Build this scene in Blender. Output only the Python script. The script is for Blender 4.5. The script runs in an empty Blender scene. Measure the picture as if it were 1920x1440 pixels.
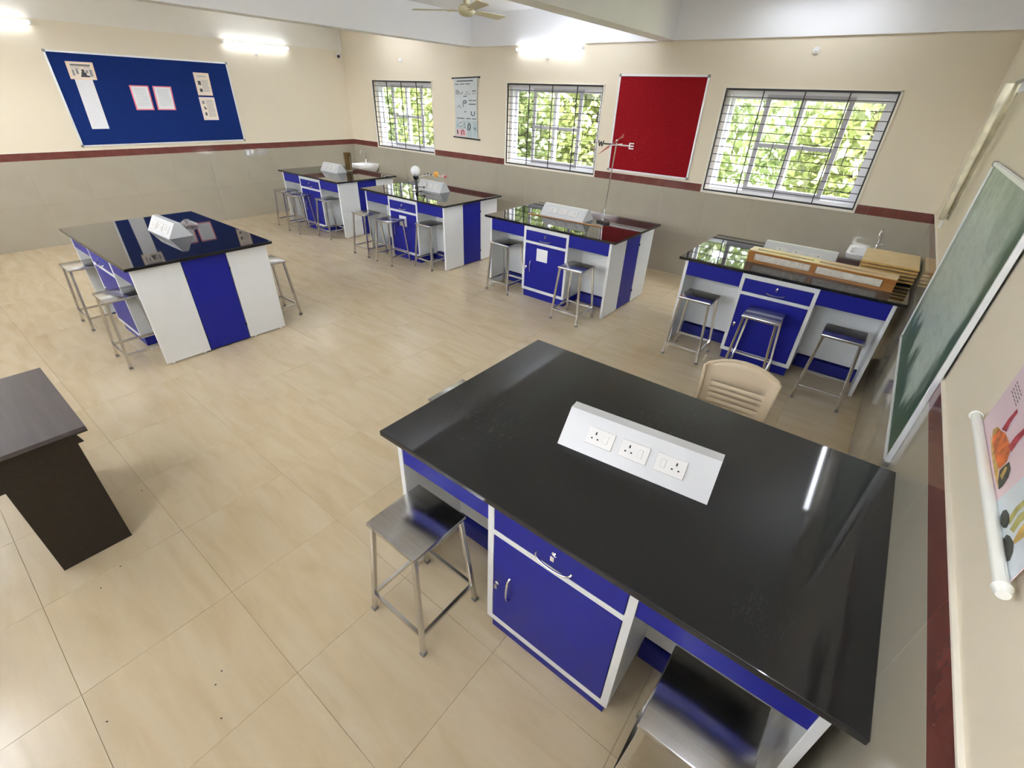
import bpy, bmesh, math, random
from mathutils import Vector, Matrix
import numpy as np

S = bpy.context.scene
COL = S.collection
PI = math.pi

# ------------------------------------------------------------------ camera, light, exposure
cam = bpy.data.cameras.new('camera')
cam.sensor_width = 36.0
cam.lens = 859.115 / 1920 * 36.0
cam.clip_start = 0.02
co = bpy.data.objects.new('camera', cam)
COL.objects.link(co)
cr, cu, cf = (0.78521514, 0.61826039, 0.03451491), (-0.35166373, 0.39936098, 0.84666606), (-0.50967618, 0.67695265, -0.53100405)
m = Matrix.Identity(4)
for i in range(3):
    m[i][0], m[i][1], m[i][2] = cr[i], cu[i], -cf[i]
m[0][3], m[1][3], m[2][3] = 9.6516, -6.7437, 2.1463
co.matrix_world = m
S.camera = co

w = bpy.data.worlds.new('sky')
S.world = w
w.use_nodes = True
nt = w.node_tree
nt.nodes.clear()
sky = nt.nodes.new('ShaderNodeTexSky')
sky.sky_type = 'NISHITA'
sky.sun_disc = False
sky.sun_elevation = math.radians(58)
sky.sun_rotation = math.radians(100)
sky.air_density = 1.0
sky.dust_density = 4.0
bg = nt.nodes.new('ShaderNodeBackground')
bg.inputs[1].default_value = 0.50
wo = nt.nodes.new('ShaderNodeOutputWorld')
hz = nt.nodes.new('ShaderNodeMix')          # thin high cloud: the blue of the sky washed towards white
hz.data_type = 'RGBA'
hz.inputs[0].default_value = 0.75
bw = nt.nodes.new('ShaderNodeRGBToBW')
nt.links.new(sky.outputs[0], bw.inputs[0])
nt.links.new(sky.outputs[0], hz.inputs[6])
nt.links.new(bw.outputs[0], hz.inputs[7])
nt.links.new(hz.outputs[2], bg.inputs[0])
nt.links.new(bg.outputs[0], wo.inputs[0])

sd = bpy.data.lights.new('sun', 'SUN')
sd.energy = 0.9
sd.angle = math.radians(1.0)
sd.color = (1.0, 0.96, 0.88)
so = bpy.data.objects.new('sun', sd)
COL.objects.link(so)
so.rotation_euler = Vector((-0.45, 0.35, -0.82)).to_track_quat('-Z', 'Y').to_euler()

TUBE = 1.1             # strength of the tubes on the left, window and right walls
FILL_TUBE = 3.0      # added fill tubes, unseen: far sides of the beams and near side walls
FILL_REAR = 9.5        # added fill tubes on the wall behind the camera, unseen
FILL_CEILING = 0.42       # added flat ceiling fill lights, out of view along the window side
vs = S.view_settings
vs.view_transform = 'Standard'
vs.look = 'None'
vs.exposure = 3.95
vs.gamma = 1.0
vs.use_curve_mapping = False
S.cycles.max_bounces = 10
S.cycles.diffuse_bounces = 6
S.cycles.glossy_bounces = 5
S.cycles.transmission_bounces = 6
S.cycles.transparent_max_bounces = 12
S.cycles.sample_clamp_indirect = 8.0
S.cycles.caustics_reflective = False
S.cycles.caustics_refractive = False

# ------------------------------------------------------------------ materials
MATS = {}


class NT:
    def __init__(self, name):
        self.m = bpy.data.materials.new(name)
        self.m.use_nodes = True
        self.t = self.m.node_tree
        self.b = self.t.nodes['Principled BSDF']
        self.out = self.t.nodes['Material Output']

    def n(self, kind, **kw):
        x = self.t.nodes.new(kind)
        for k, v in kw.items():
            setattr(x, k, v)
        return x

    def l(self, a, b):
        self.t.links.new(a, b)

    def s(self, **kw):
        for k, v in kw.items():
            i = self.b.inputs[k.replace('_', ' ')]
            i.default_value = (*v, 1) if isinstance(v, tuple) and len(v) == 3 else v

    def coord(self, scale=(1, 1, 1), kind='Object', rot=(0, 0, 0), world=False):
        tc = self.n('ShaderNodeTexCoord')
        mp = self.n('ShaderNodeMapping')
        mp.inputs['Scale'].default_value = scale
        mp.inputs['Rotation'].default_value = rot
        if world:
            g = self.n('ShaderNodeNewGeometry')
            self.l(g.outputs['Position'], mp.inputs['Vector'])
        else:
            self.l(tc.outputs[kind], mp.inputs['Vector'])
        return mp.outputs['Vector']

    def noise(self, vec, scale=5, detail=3, rough=0.5, dist=0.0):
        x = self.n('ShaderNodeTexNoise')
        x.inputs['Scale'].default_value = scale
        x.inputs['Detail'].default_value = detail
        x.inputs['Roughness'].default_value = rough
        x.inputs['Distortion'].default_value = dist
        if vec is not None:
            self.l(vec, x.inputs['Vector'])
        return x.outputs['Fac']

    def ramp(self, fac, stops):
        x = self.n('ShaderNodeValToRGB')
        e = x.color_ramp.elements
        while len(e) > 1:
            e.remove(e[-1])
        for i, (p, c) in enumerate(stops):
            k = e[0] if i == 0 else e.new(p)
            k.position = p
            k.color = (*c, 1) if len(c) == 3 else c
        self.l(fac, x.inputs['Fac'])
        return x.outputs['Color']

    def mix(self, fac, a, b, mode='MIX'):
        x = self.n('ShaderNodeMix', data_type='RGBA', blend_type=mode)
        for sock, v in ((x.inputs[0], fac), (x.inputs[6], a), (x.inputs[7], b)):
            if hasattr(v, 'is_linked'):
                self.l(v, sock)
            else:
                sock.default_value = (*v, 1) if isinstance(v, tuple) else v
        return x.outputs[2]

    def math(self, op, a, b=None):
        x = self.n('ShaderNodeMath', operation=op)
        for sock, v in ((x.inputs[0], a), (x.inputs[1], b)):
            if v is None:
                continue
            if hasattr(v, 'is_linked'):
                self.l(v, sock)
            else:
                sock.default_value = v
        return x.outputs[0]

    def bump(self, h, strength=0.2, dist=0.01):
        x = self.n('ShaderNodeBump')
        x.inputs['Strength'].default_value = strength
        x.inputs['Distance'].default_value = dist
        self.l(h, x.inputs['Height'])
        self.l(x.outputs[0], self.b.inputs['Normal'])

    def col(self, c):
        self.l(c, self.b.inputs['Base Color'])


def mat(name, color, rough=0.5, metal=0.0, spec=0.5, vary=0.04, vscale=6, bump=0.0, bscale=60):
    a = NT(name)
    a.s(Roughness=rough, Metallic=metal)
    a.b.inputs['Specular IOR Level'].default_value = spec
    v = a.coord()
    f = a.noise(v, vscale, 3)
    d = tuple(c * (1 - vary) for c in color)
    e = tuple(min(1, c * (1 + vary)) for c in color)
    a.col(a.ramp(f, [(0.3, d), (0.7, e)]))
    if bump:
        a.bump(a.noise(a.coord(), bscale, 2), bump, 0.004)
    MATS[name] = a.m
    return a.m


mat('cream_paint', (0.76, 0.685, 0.545), 0.55, spec=0.3, vary=0.015, vscale=1.2, bump=0.05, bscale=90)
mat('white_paint', (0.87, 0.88, 0.90), 0.6, spec=0.3, vary=0.012, vscale=1.5, bump=0.04, bscale=80)
mat('pale_cream', (0.78, 0.745, 0.66), 0.6, spec=0.3, vary=0.015)
mat('plaster_edge', (0.80, 0.76, 0.66), 0.6, spec=0.3)
mat('white_laminate', (0.76, 0.78, 0.79), 0.28, vary=0.01)
mat('blue_laminate', (0.011, 0.015, 0.27), 0.38, spec=0.3, vary=0.03)
mat('blue_inner', (0.013, 0.018, 0.22), 0.45, vary=0.05)
mat('blue_sparkle', (0.02, 0.03, 0.30), 0.3, vary=0.25, vscale=300)
mat('steel_bright', (0.66, 0.65, 0.63), 0.2, 1.0, vary=0.05)
mat('chrome', (0.78, 0.78, 0.79), 0.08, 1.0)
mat('box_white', (0.58, 0.59, 0.60), 0.3, vary=0.01)
mat('white_plastic', (0.82, 0.83, 0.84), 0.25, vary=0.008)
mat('socket_white', (0.66, 0.65, 0.63), 0.3, vary=0.01)
mat('black_hole', (0.006, 0.006, 0.006), 0.6)
mat('upvc_white', (0.80, 0.81, 0.86), 0.3, vary=0.01)
mat('upvc_grey', (0.52, 0.52, 0.57), 0.4, vary=0.02)
mat('grille_black', (0.018, 0.017, 0.02), 0.45, vary=0.1)
mat('ceramic', (0.84, 0.85, 0.86), 0.08, vary=0.01)
mat('aluminium', (0.78, 0.80, 0.82), 0.4, 0.35, vary=0.02)
mat('grey_plastic', (0.24, 0.24, 0.23), 0.5)
mat('paper_white', (0.78, 0.79, 0.83), 0.6, vary=0.02)
mat('paper_orange', (0.86, 0.66, 0.50), 0.6, vary=0.02)
mat('paper_pink', (0.80, 0.20, 0.25), 0.6, vary=0.03)
mat('paper_pinkish', (0.86, 0.75, 0.75), 0.6, vary=0.02)
mat('paper_cream', (0.83, 0.74, 0.64), 0.6, vary=0.02)
mat('print_grey', (0.30, 0.30, 0.32), 0.7, vary=0.2, vscale=80)
mat('print_dark', (0.06, 0.065, 0.075), 0.6, vary=0.2, vscale=60)
mat('print_pale', (0.55, 0.60, 0.62), 0.45, vary=0.05)
mat('print_teal', (0.42, 0.52, 0.54), 0.45, vary=0.05)
mat('print_pink', (0.75, 0.52, 0.55), 0.45, vary=0.05)
mat('print_red', (0.48, 0.05, 0.08), 0.45, vary=0.05)
mat('chart_sheet', (0.60, 0.645, 0.65), 0.22, vary=0.02)
mat('wood_pale', (0.72, 0.55, 0.30), 0.45, vary=0.07, vscale=14)
mat('wood_edge', (0.55, 0.34, 0.085), 0.5, vary=0.12, vscale=20)
mat('dark_plinth', (0.010, 0.011, 0.03), 0.5)
mat('fan_cream', (0.60, 0.55, 0.36), 0.4, vary=0.02)
mat('brass_dark', (0.13, 0.075, 0.022), 0.35, 0.35, vary=0.25, vscale=18)
mat('brass_rim', (0.42, 0.36, 0.25), 0.35, 0.4, vary=0.1)
mat('black_plastic', (0.012, 0.012, 0.013), 0.3)
mat('orange_ball', (0.85, 0.42, 0.08), 0.4, vary=0.25, vscale=40)
mat('red_ball', (0.55, 0.06, 0.08), 0.4)
mat('pink_ball', (0.75, 0.32, 0.30), 0.4)
mat('grey_ball', (0.10, 0.10, 0.11), 0.4)
mat('globe_glass', (0.86, 0.86, 0.87), 0.12, vary=0.005)
mat('red_paint', (0.55, 0.17, 0.14), 0.35)
mat('iron_dark', (0.03, 0.028, 0.028), 0.35, 0.3)
mat('chair_plastic', (0.66, 0.53, 0.36), 0.38, vary=0.015)
mat('poster_pink', (0.72, 0.56, 0.60), 0.35, vary=0.04, vscale=3)
mat('poster_blue', (0.62, 0.68, 0.72), 0.35, vary=0.04, vscale=3)
mat('poster_orange', (0.62, 0.15, 0.035), 0.45, vary=0.45, vscale=40)
mat('poster_crimson', (0.45, 0.05, 0.07), 0.45, vary=0.4, vscale=50)
mat('poster_ochre', (0.55, 0.36, 0.10), 0.45, vary=0.35, vscale=40)
mat('poster_olive', (0.45, 0.42, 0.14), 0.45, vary=0.3, vscale=40)
mat('poster_dark', (0.045, 0.05, 0.035), 0.45, vary=0.5, vscale=45)
mat('rod_white', (0.80, 0.80, 0.74), 0.35, vary=0.01)
mat('bark', (0.10, 0.075, 0.05), 0.9, vary=0.3, vscale=12)
mat('earth', (0.20, 0.22, 0.10), 0.9, vary=0.3)
mat('grout', (0.19, 0.155, 0.10), 0.8, vary=0.15)
mat('grout_pale', (0.50, 0.47, 0.40), 0.8, vary=0.1)


def special():
    # brushed steel seat
    a = NT('steel_seat')
    a.s(Metallic=1.0, Roughness=0.2)
    v = a.coord((4, 160, 1))
    f = a.noise(v, 1.0, 3)
    a.col(a.ramp(f, [(0.3, (0.50, 0.50, 0.51)), (0.7, (0.60, 0.60, 0.61))]))
    r = a.noise(a.coord((1, 1, 1)), 9, 3)
    a.l(a.math('MULTIPLY_ADD', r, 0.16), a.b.inputs['Roughness'])
    a.t.nodes[-1].inputs[2].default_value = 0.13
    MATS['steel_seat'] = a.m
    # polished black granite, some dust lying on it
    for nm, lo, hi, dust in (('granite', 0.02, 0.045, 0.0), ('granite_dusty', 0.24, 0.34, 1.0)):
        a = NT(nm)
        v = a.coord()
        sp = a.noise(v, 420, 2)
        base = a.ramp(sp, [(0.45, (0.010, 0.010, 0.011)), (0.72, (0.022, 0.022, 0.024))])
        rr = a.noise(v, 4.5, 4, 0.6)
        if dust:
            # dried wipe marks: two streaky patches lying on the stone
            streak = a.noise(a.coord((3, 1, 1), rot=(0, 0, 0.5)), 26, 6, 0.7, 0.6)
            fine = a.ramp(streak, [(0.54, (0, 0, 0)), (0.74, (1, 1, 1))])
            msk = None
            for (px_, py_, rad) in ((-0.60, -0.22, 0.30), (0.05, 0.28, 0.26), (0.62, -0.42, 0.12)):
                ds = a.n('ShaderNodeVectorMath', operation='DISTANCE')
                a.l(v, ds.inputs[0])
                ds.inputs[1].default_value = (px_, py_, 0.90)
                g_ = a.ramp(a.math('MULTIPLY', ds.outputs['Value'], 1 / rad), [(0.25, (1, 1, 1)), (1.0, (0, 0, 0))])
                msk = g_ if msk is None else a.math('ADD', msk, g_)
            dm = a.math('MULTIPLY', fine, msk)
            base = a.mix(a.math('MULTIPLY', dm, 0.12), base, (0.32, 0.33, 0.34))
            base = a.mix(0.006, base, (0.36, 0.37, 0.38))
        a.col(base)
        a.l(a.math('MULTIPLY_ADD', rr, hi - lo), a.b.inputs['Roughness'])
        a.t.nodes[-1].inputs[2].default_value = lo
        a.s(IOR=1.54)
        if dust:
            for k_ in list(a.b.inputs['Roughness'].links):
                a.t.links.remove(k_)
            a.s(Roughness=0.28, IOR=1.5, Coat_Weight=1.0, Coat_Roughness=0.045, Coat_IOR=1.5)
            a.b.inputs['Specular IOR Level'].default_value = 0.10
        MATS[nm] = a.m
    # floor tile: satin vitrified tile, long soft grain, each tile a little different
    a = NT('floor_tile')
    oi = a.n('ShaderNodeObjectInfo')
    tc = a.n('ShaderNodeTexCoord')
    ad = a.n('ShaderNodeVectorMath', operation='MULTIPLY_ADD')
    cb = a.n('ShaderNodeCombineXYZ')
    a.l(oi.outputs['Random'], cb.inputs[0])
    a.l(oi.outputs['Random'], cb.inputs[1])
    a.l(cb.outputs[0], ad.inputs[0])
    ad.inputs[1].default_value = (37, 91, 0)
    a.l(tc.outputs['Object'], ad.inputs[2])
    mp = a.n('ShaderNodeMapping')
    mp.inputs['Scale'].default_value = (1.9, 9.5, 1)
    mp.inputs['Rotation'].default_value = (0, 0, 0.10)
    a.l(ad.outputs[0], mp.inputs['Vector'])
    f1 = a.noise(mp.outputs[0], 1.0, 5, 0.55, 0.5)
    mp2 = a.n('ShaderNodeMapping')
    mp2.inputs['Scale'].default_value = (2.2, 26, 1)
    a.l(ad.outputs[0], mp2.inputs['Vector'])
    f2 = a.noise(mp2.outputs[0], 1.0, 3, 0.5, 0.3)
    c = a.ramp(f1, [(0.25, (0.52, 0.41, 0.25)), (0.5, (0.60, 0.49, 0.325)), (0.75, (0.65, 0.555, 0.40))])
    c = a.mix(a.math('MULTIPLY', f2, 0.35), c, (0.51, 0.405, 0.255))
    c = a.mix(a.math('MULTIPLY', oi.outputs['Random'], 0.14), c, (0.57, 0.49, 0.37))
    a.col(c)
    a.l(a.math('MULTIPLY_ADD', a.noise(a.coord(world=True), 2.0, 4, 0.6), 0.16), a.b.inputs['Roughness'])
    a.t.nodes[-1].inputs[2].default_value = 0.13
    a.s(IOR=1.5)
    MATS['floor_tile'] = a.m
    # dado tile and red border tile: glazed, mirror-like
    a = NT('dado_tile')
    oi = a.n('ShaderNodeObjectInfo')
    f = a.noise(a.coord(), 1.6, 4, 0.6, 0.4)
    c = a.ramp(f, [(0.3, (0.400, 0.365, 0.290)), (0.7, (0.440, 0.405, 0.325))])
    c = a.mix(a.math('MULTIPLY', oi.outputs['Random'], 0.06), c, (0.47, 0.43, 0.35))
    a.col(c)
    a.s(Roughness=0.07, IOR=1.5)
    MATS['dado_tile'] = a.m
    a = NT('border_tile')
    oi = a.n('ShaderNodeObjectInfo')
    v = a.coord()
    f = a.noise(v, 7, 5, 0.65, 0.7)
    c = a.ramp(f, [(0.3, (0.135, 0.036, 0.029)), (0.7, (0.20, 0.064, 0.052))])
    vein = a.noise(a.coord((1, 1, 1), rot=(0.4, 0.5, 0.7)), 5, 4, 0.6, 1.4)
    vm = a.ramp(vein, [(0.485, (0, 0, 0)), (0.5, (1, 1, 1)), (0.515, (0, 0, 0))])
    c = a.mix(a.math('MULTIPLY', vm, 0.02), c, (0.5, 0.36, 0.32))
    c = a.mix(a.math('MULTIPLY', oi.outputs['Random'], 0.25), c, (0.20, 0.085, 0.07))
    a.col(c)
    a.s(Roughness=0.10)
    MATS['border_tile'] = a.m
    # dark brown wood laminate
    a = NT('dark_wood')
    f = a.noise(a.coord((1.2, 14, 14)), 2.0, 4, 0.6, 0.4)
    a.col(a.ramp(f, [(0.3, (0.010, 0.0065, 0.0045)), (0.7, (0.022, 0.014, 0.009))]))
    a.s(Roughness=0.38)
    MATS['dark_wood'] = a.m
    a = NT('dark_wood_top')
    f = a.noise(a.coord((1.2, 14, 14)), 2.0, 4, 0.6, 0.4)
    a.col(a.ramp(f, [(0.3, (0.060, 0.050, 0.052)), (0.7, (0.085, 0.072, 0.074))]))
    a.s(Roughness=0.30)
    MATS['dark_wood_top'] = a.m
    # orange brown varnished wood
    a = NT('varnished_wood')
    f = a.noise(a.coord((3, 40, 40)), 1.5, 4, 0.6, 0.6)
    a.col(a.ramp(f, [(0.3, (0.27, 0.098, 0.010)), (0.7, (0.39, 0.160, 0.020))]))
    a.s(Roughness=0.33)
    MATS['varnished_wood'] = a.m
    a = NT('varnished_pale')
    f = a.noise(a.coord((3, 40, 40)), 1.5, 4, 0.6, 0.6)
    a.col(a.ramp(f, [(0.3, (0.66, 0.47, 0.24)), (0.7, (0.76, 0.58, 0.34))]))
    a.s(Roughness=0.25)
    MATS['varnished_pale'] = a.m
    a = NT('crumpled_paper')
    f = a.noise(a.coord(), 28, 5, 0.6, 0.6)
    a.col(a.ramp(f, [(0.3, (0.62, 0.57, 0.48)), (0.7, (0.82, 0.78, 0.70))]))
    a.s(Roughness=0.6)
    a.bump(f, 0.6, 0.02)
    MATS['crumpled_paper'] = a.m
    # pin board felt
    for nm, c0, c1, sp in (('felt_blue', (0.006, 0.022, 0.135), (0.010, 0.032, 0.185), 0), ('felt_red', (0.22, 0.004, 0.008), (0.33, 0.008, 0.014), 1)):
        a = NT(nm)
        f = a.noise(a.coord(), 130, 3, 0.6)
        c = a.ramp(f, [(0.3, c0), (0.7, c1)])
        if sp:
            vo = a.n('ShaderNodeTexVoronoi')
            vo.inputs['Scale'].default_value = 42
            a.l(a.coord(), vo.inputs['Vector'])
            msk = a.ramp(a.noise(a.coord(), 2.2, 4, 0.7), [(0.45, (0, 0, 0)), (0.66, (1, 1, 1))])
            dots = a.ramp(vo.outputs['Distance'], [(0.10, (1, 1, 1)), (0.22, (0, 0, 0))])
            c = a.mix(a.math('MULTIPLY', a.math('MULTIPLY', msk, dots), 0.6), c, (0.60, 0.12, 0.10))
        a.col(c)
        a.s(Roughness=0.9)
        a.b.inputs['Specular IOR Level'].default_value = 0.15
        a.bump(f, 0.3, 0.003)
        MATS[nm] = a.m
    # chalkboard with wiped chalk across the middle (object y runs along the board, z up)
    a = NT('chalkboard_green')
    tc = a.n('ShaderNodeTexCoord')
    sx = a.n('ShaderNodeSeparateXYZ')
    a.l(tc.outputs['Object'], sx.inputs[0])
    def madd(x, k, c):
        o = a.math('MULTIPLY_ADD', x, k)
        o.node.inputs[2].default_value = c
        return o
    warp = madd(a.noise(a.coord((1, 2.2, 1.6)), 2.4, 3, 0.5), 0.5, -0.25)
    zz = a.math('ADD', a.math('ADD', sx.outputs['Z'], warp), a.math('MULTIPLY', sx.outputs['Y'], -0.06))
    band = a.ramp(madd(zz, 0.8, 0.5), [(0.20, (0, 0, 0)), (0.27, (1, 1, 1)), (0.72, (1, 1, 1)), (0.95, (0.45, 0.45, 0.45))])
    yy = a.math('ADD', sx.outputs['Y'], a.math('MULTIPLY', warp, 0.8))
    ends = a.ramp(madd(yy, 0.5, 0.5), [(0.14, (0, 0, 0)), (0.20, (1, 1, 1)), (0.84, (1, 1, 1)), (0.93, (0.3, 0.3, 0.3))])
    st = a.noise(a.coord((1, 2, 9), rot=(0.30, 0, 0)), 3.0, 4, 0.6, 0.5)
    ch = a.math('MULTIPLY', a.math('MULTIPLY', band, ends), madd(st, 0.8, 0.55))
    a.col(a.mix(ch, (0.030, 0.088, 0.052), (0.46, 0.55, 0.50)))
    a.s(Roughness=0.42)
    MATS['chalkboard_green'] = a.m
    # glass pane, leaf, tube light, clear film
    a = NT('glass')
    tr = a.n('ShaderNodeBsdfTransparent')
    gl = a.n('ShaderNodeBsdfGlossy')
    gl.inputs['Roughness'].default_value = 0.02
    mx = a.n('ShaderNodeMixShader')
    fr = a.n('ShaderNodeFresnel')
    ge = a.n('ShaderNodeNewGeometry')
    ior = a.math('MULTIPLY_ADD', ge.outputs['Backfacing'], 1 / 1.45 - 1.45)
    a.t.nodes[-1].inputs[2].default_value = 1.45
    a.l(ior, fr.inputs['IOR'])
    a.l(fr.outputs[0], mx.inputs[0])
    a.l(tr.outputs[0], mx.inputs[1])
    a.l(gl.outputs[0], mx.inputs[2])
    a.l(mx.outputs[0], a.out.inputs[0])
    MATS['glass'] = a.m
    a = NT('clear_film')
    tr = a.n('ShaderNodeBsdfTransparent')
    mx = a.n('ShaderNodeMixShader')
    mx.inputs[0].default_value = 0.35
    a.s(Roughness=0.15, Base_Color=(0.85, 0.83, 0.82))
    a.l(tr.outputs[0], mx.inputs[1])
    a.l(a.b.outputs[0], mx.inputs[2])
    a.l(mx.outputs[0], a.out.inputs[0])
    MATS['clear_film'] = a.m
    for nm, c0, c1 in (('leaf_light', (0.19, 0.25, 0.055), (0.29, 0.34, 0.13)), ('leaf_mid', (0.14, 0.21, 0.055), (0.24, 0.30, 0.13))):
        a = NT(nm)
        f = a.noise(a.coord(), 3.5, 3)
        c = a.ramp(f, [(0.3, c0), (0.7, c1)])
        df = a.n('ShaderNodeBsdfDiffuse')
        tl = a.n('ShaderNodeBsdfTranslucent')
        gl = a.n('ShaderNodeBsdfGlossy')
        gl.inputs['Roughness'].default_value = 0.35
        for q in (df, tl):
            a.l(c, q.inputs['Color'])
        mx = a.n('ShaderNodeMixShader')
        mx.inputs[0].default_value = 0.45
        a.l(df.outputs[0], mx.inputs[1])
        a.l(tl.outputs[0], mx.inputs[2])
        m2 = a.n('ShaderNodeMixShader')
        m2.inputs[0].default_value = 0.12
        a.l(mx.outputs[0], m2.inputs[1])
        a.l(gl.outputs[0], m2.inputs[2])
        a.l(m2.outputs[0], a.out.inputs[0])
        MATS[nm] = a.m
    a = NT('tube_light')
    a.s(Base_Color=(0.9, 0.9, 0.9))
    a.b.inputs['Emission Color'].default_value = (0.86, 0.91, 1.0, 1)
    a.b.inputs['Emission Strength'].default_value = TUBE
    MATS['tube_light'] = a.m
    for nm, k in (('fill_tube', FILL_TUBE), ('fill_panel_glow', FILL_CEILING), ('fill_tube_rear', FILL_REAR)):  # brighter and weaker copies for the added, unseen fill lamps
        q = a.m.copy()
        q.name = nm
        q.node_tree.nodes['Principled BSDF'].inputs['Emission Strength'].default_value = k
        MATS[nm] = q


special()

# ------------------------------------------------------------------ mesh helpers


class MB:
    def __init__(self):
        self.bm = bmesh.new()

    def _xf(self, vs, M):
        if M is not None:
            bmesh.ops.transform(self.bm, matrix=M, verts=vs)

    def box(self, x0, x1, y0, y1, z0, z1, M=None, bev=0.0):
        r = bmesh.ops.create_cube(self.bm, size=1.0)
        vs = r['verts']
        for v in vs:
            v.co = ((x0 + x1) / 2 + v.co.x * (x1 - x0), (y0 + y1) / 2 + v.co.y * (y1 - y0), (z0 + z1) / 2 + v.co.z * (z1 - z0))
        if bev:
            es = list({e for v in vs for e in v.link_edges})
            g = bmesh.ops.bevel(self.bm, geom=es, offset=bev, segments=2, profile=0.5, affect='EDGES')
            vs = list({v for f in g['faces'] for v in f.verts} | {v for v in vs if v.is_valid})
        self._xf(vs, M)
        return self

    def bar(self, p, q, a, b=None, up=(0, 0, 1), bev=0.0):
        """square bar from p to q, section a x b"""
        p, q = Vector(p), Vector(q)
        d = q - p
        L = d.length
        z = d.normalized()
        u = Vector(up)
        if abs(z.dot(u)) > 0.98:
            u = Vector((1, 0, 0))
        x = u.cross(z).normalized()
        y = z.cross(x)
        M = Matrix((x, y, z)).transposed().to_4x4()
        M.translation = p
        b = b or a
        return self.box(-a / 2, a / 2, -b / 2, b / 2, 0, L, M, bev)

    def cyl(self, p, q, r, r2=None, seg=14, caps=True):
        p, q = Vector(p), Vector(q)
        d = q - p
        r2 = r if r2 is None else r2
        g = bmesh.ops.create_cone(self.bm, cap_ends=caps, segments=seg, radius1=max(r, 1e-5), radius2=max(r2, 1e-5), depth=d.length)
        M = d.to_track_quat('Z', 'Y').to_matrix().to_4x4()
        M.translation = (p + q) / 2
        self._xf(g['verts'], M)
        return self

    def tube(self, pts, r, seg=8, closed=False):
        pts = [Vector(p) for p in pts]
        n = len(pts)
        rings = []
        prev = None
        for i, p in enumerate(pts):
            t = (pts[min(i + 1, n - 1)] - pts[max(i - 1, 0)]).normalized()
            if prev is None:
                u = Vector((0, 0, 1)) if abs(t.z) < 0.9 else Vector((1, 0, 0))
                x = u.cross(t).normalized()
            else:
                x = (prev - t * prev.dot(t)).normalized()
            prev = x
            y = t.cross(x)
            rr = r[i] if isinstance(r, (list, tuple)) else r
            rings.append([self.bm.verts.new(p + x * rr * math.cos(2 * PI * k / seg) + y * rr * math.sin(2 * PI * k / seg)) for k in range(seg)])
        for a, b in zip(rings, rings[1:]):
            for k in range(seg):
                self.bm.faces.new((a[k], a[(k + 1) % seg], b[(k + 1) % seg], b[k]))
        self.bm.faces.new(list(reversed(rings[0])))
        self.bm.faces.new(rings[-1])
        return self

    def lathe(self, prof, c=(0, 0, 0), seg=24):
        c = Vector(c)
        rings = []
        for r, z in prof:
            rings.append([self.bm.verts.new(c + Vector((max(r, 1e-4) * math.cos(2 * PI * k / seg), max(r, 1e-4) * math.sin(2 * PI * k / seg), z))) for k in range(seg)])
        for a, b in zip(rings, rings[1:]):
            for k in range(seg):
                self.bm.faces.new((a[k], a[(k + 1) % seg], b[(k + 1) % seg], b[k]))
        self.bm.faces.new(list(reversed(rings[0])))
        self.bm.faces.new(rings[-1])
        return self

    def ball(self, c, r, sub=3, scale=(1, 1, 1)):
        g = bmesh.ops.create_icosphere(self.bm, subdivisions=sub, radius=r)
        M = Matrix.Translation(Vector(c)) @ Matrix.Diagonal((*scale, 1))
        self._xf(g['verts'], M)
        return self

    def prism(self, poly, d0, d1, axis='x'):
        """extrude a 2-D polygon: axis x -> poly in (y,z); y -> (x,z); z -> (x,y)"""
        def P(a, b, d):
            return {'x': (d, a, b), 'y': (a, d, b), 'z': (a, b, d)}[axis]
        A = [self.bm.verts.new(P(a, b, d0)) for a, b in poly]
        B = [self.bm.verts.new(P(a, b, d1)) for a, b in poly]
        n = len(poly)
        self.bm.faces.new(A)
        self.bm.faces.new(list(reversed(B)))
        for i in range(n):
            self.bm.faces.new((A[i], B[i], B[(i + 1) % n], A[(i + 1) % n]))
        return self

    def build(self, name, material, parent=None, smooth=False, loc=None):
        bmesh.ops.recalc_face_normals(self.bm, faces=self.bm.faces[:])
        me = bpy.data.meshes.new(name)
        self.bm.to_mesh(me)
        self.bm.free()
        me.materials.append(MATS[material])
        if smooth:
            for p in me.polygons:
                p.use_smooth = True
            try:
                me.set_sharp_from_angle(angle=math.radians(40))
            except Exception:
                pass
        o = bpy.data.objects.new(name, me)
        COL.objects.link(o)
        o.parent = parent
        if loc:
            o.location = loc
        return o


def tag(o, label=None, cat=None, group=None, kind=None):
    if label:
        o['label'] = label
    if cat:
        o['category'] = cat
    if group:
        o['group'] = group
    if kind:
        o['kind'] = kind
    return o


def empty(name, loc=(0, 0, 0), rz=0.0, label=None, cat=None, group=None):
    o = bpy.data.objects.new(name, None)
    o.empty_display_size = 0.05
    COL.objects.link(o)
    o.location = loc
    o.rotation_euler = (0, 0, rz)
    return tag(o, label, cat, group)


def copy_tree(o, parent=None):
    c = o.copy()
    COL.objects.link(c)
    c.parent = parent
    for ch in list(o.children):
        copy_tree(ch, c)
    return c


def inst(name, mesh, parent, loc, scale=(1, 1, 1)):
    o = bpy.data.objects.new(name, mesh)
    COL.objects.link(o)
    o.parent = parent
    o.location = loc
    o.scale = scale
    return o


# ------------------------------------------------------------------ the room
W, YB = 10.057, -8.3          # right wall, wall behind the camera; window wall at y = 0, left wall at x = 0
ZS, ZSB = 1.249, 1.154        # red border top / bottom
ZB, ZC = 2.80, 3.215          # beam soffit / ceiling
PL = 0.010                    # plaster lies this far behind the tile face
WX = [(0.835, 2.505), (4.235, 5.955), (7.615, 9.345)]
WZ0, WZ1 = 1.172, 2.325
BW = [(0.5, 3.1), (3.8, 6.4), (7.1, 9.7)]    # added window openings behind the camera, unseen, to let in fill light


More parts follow.
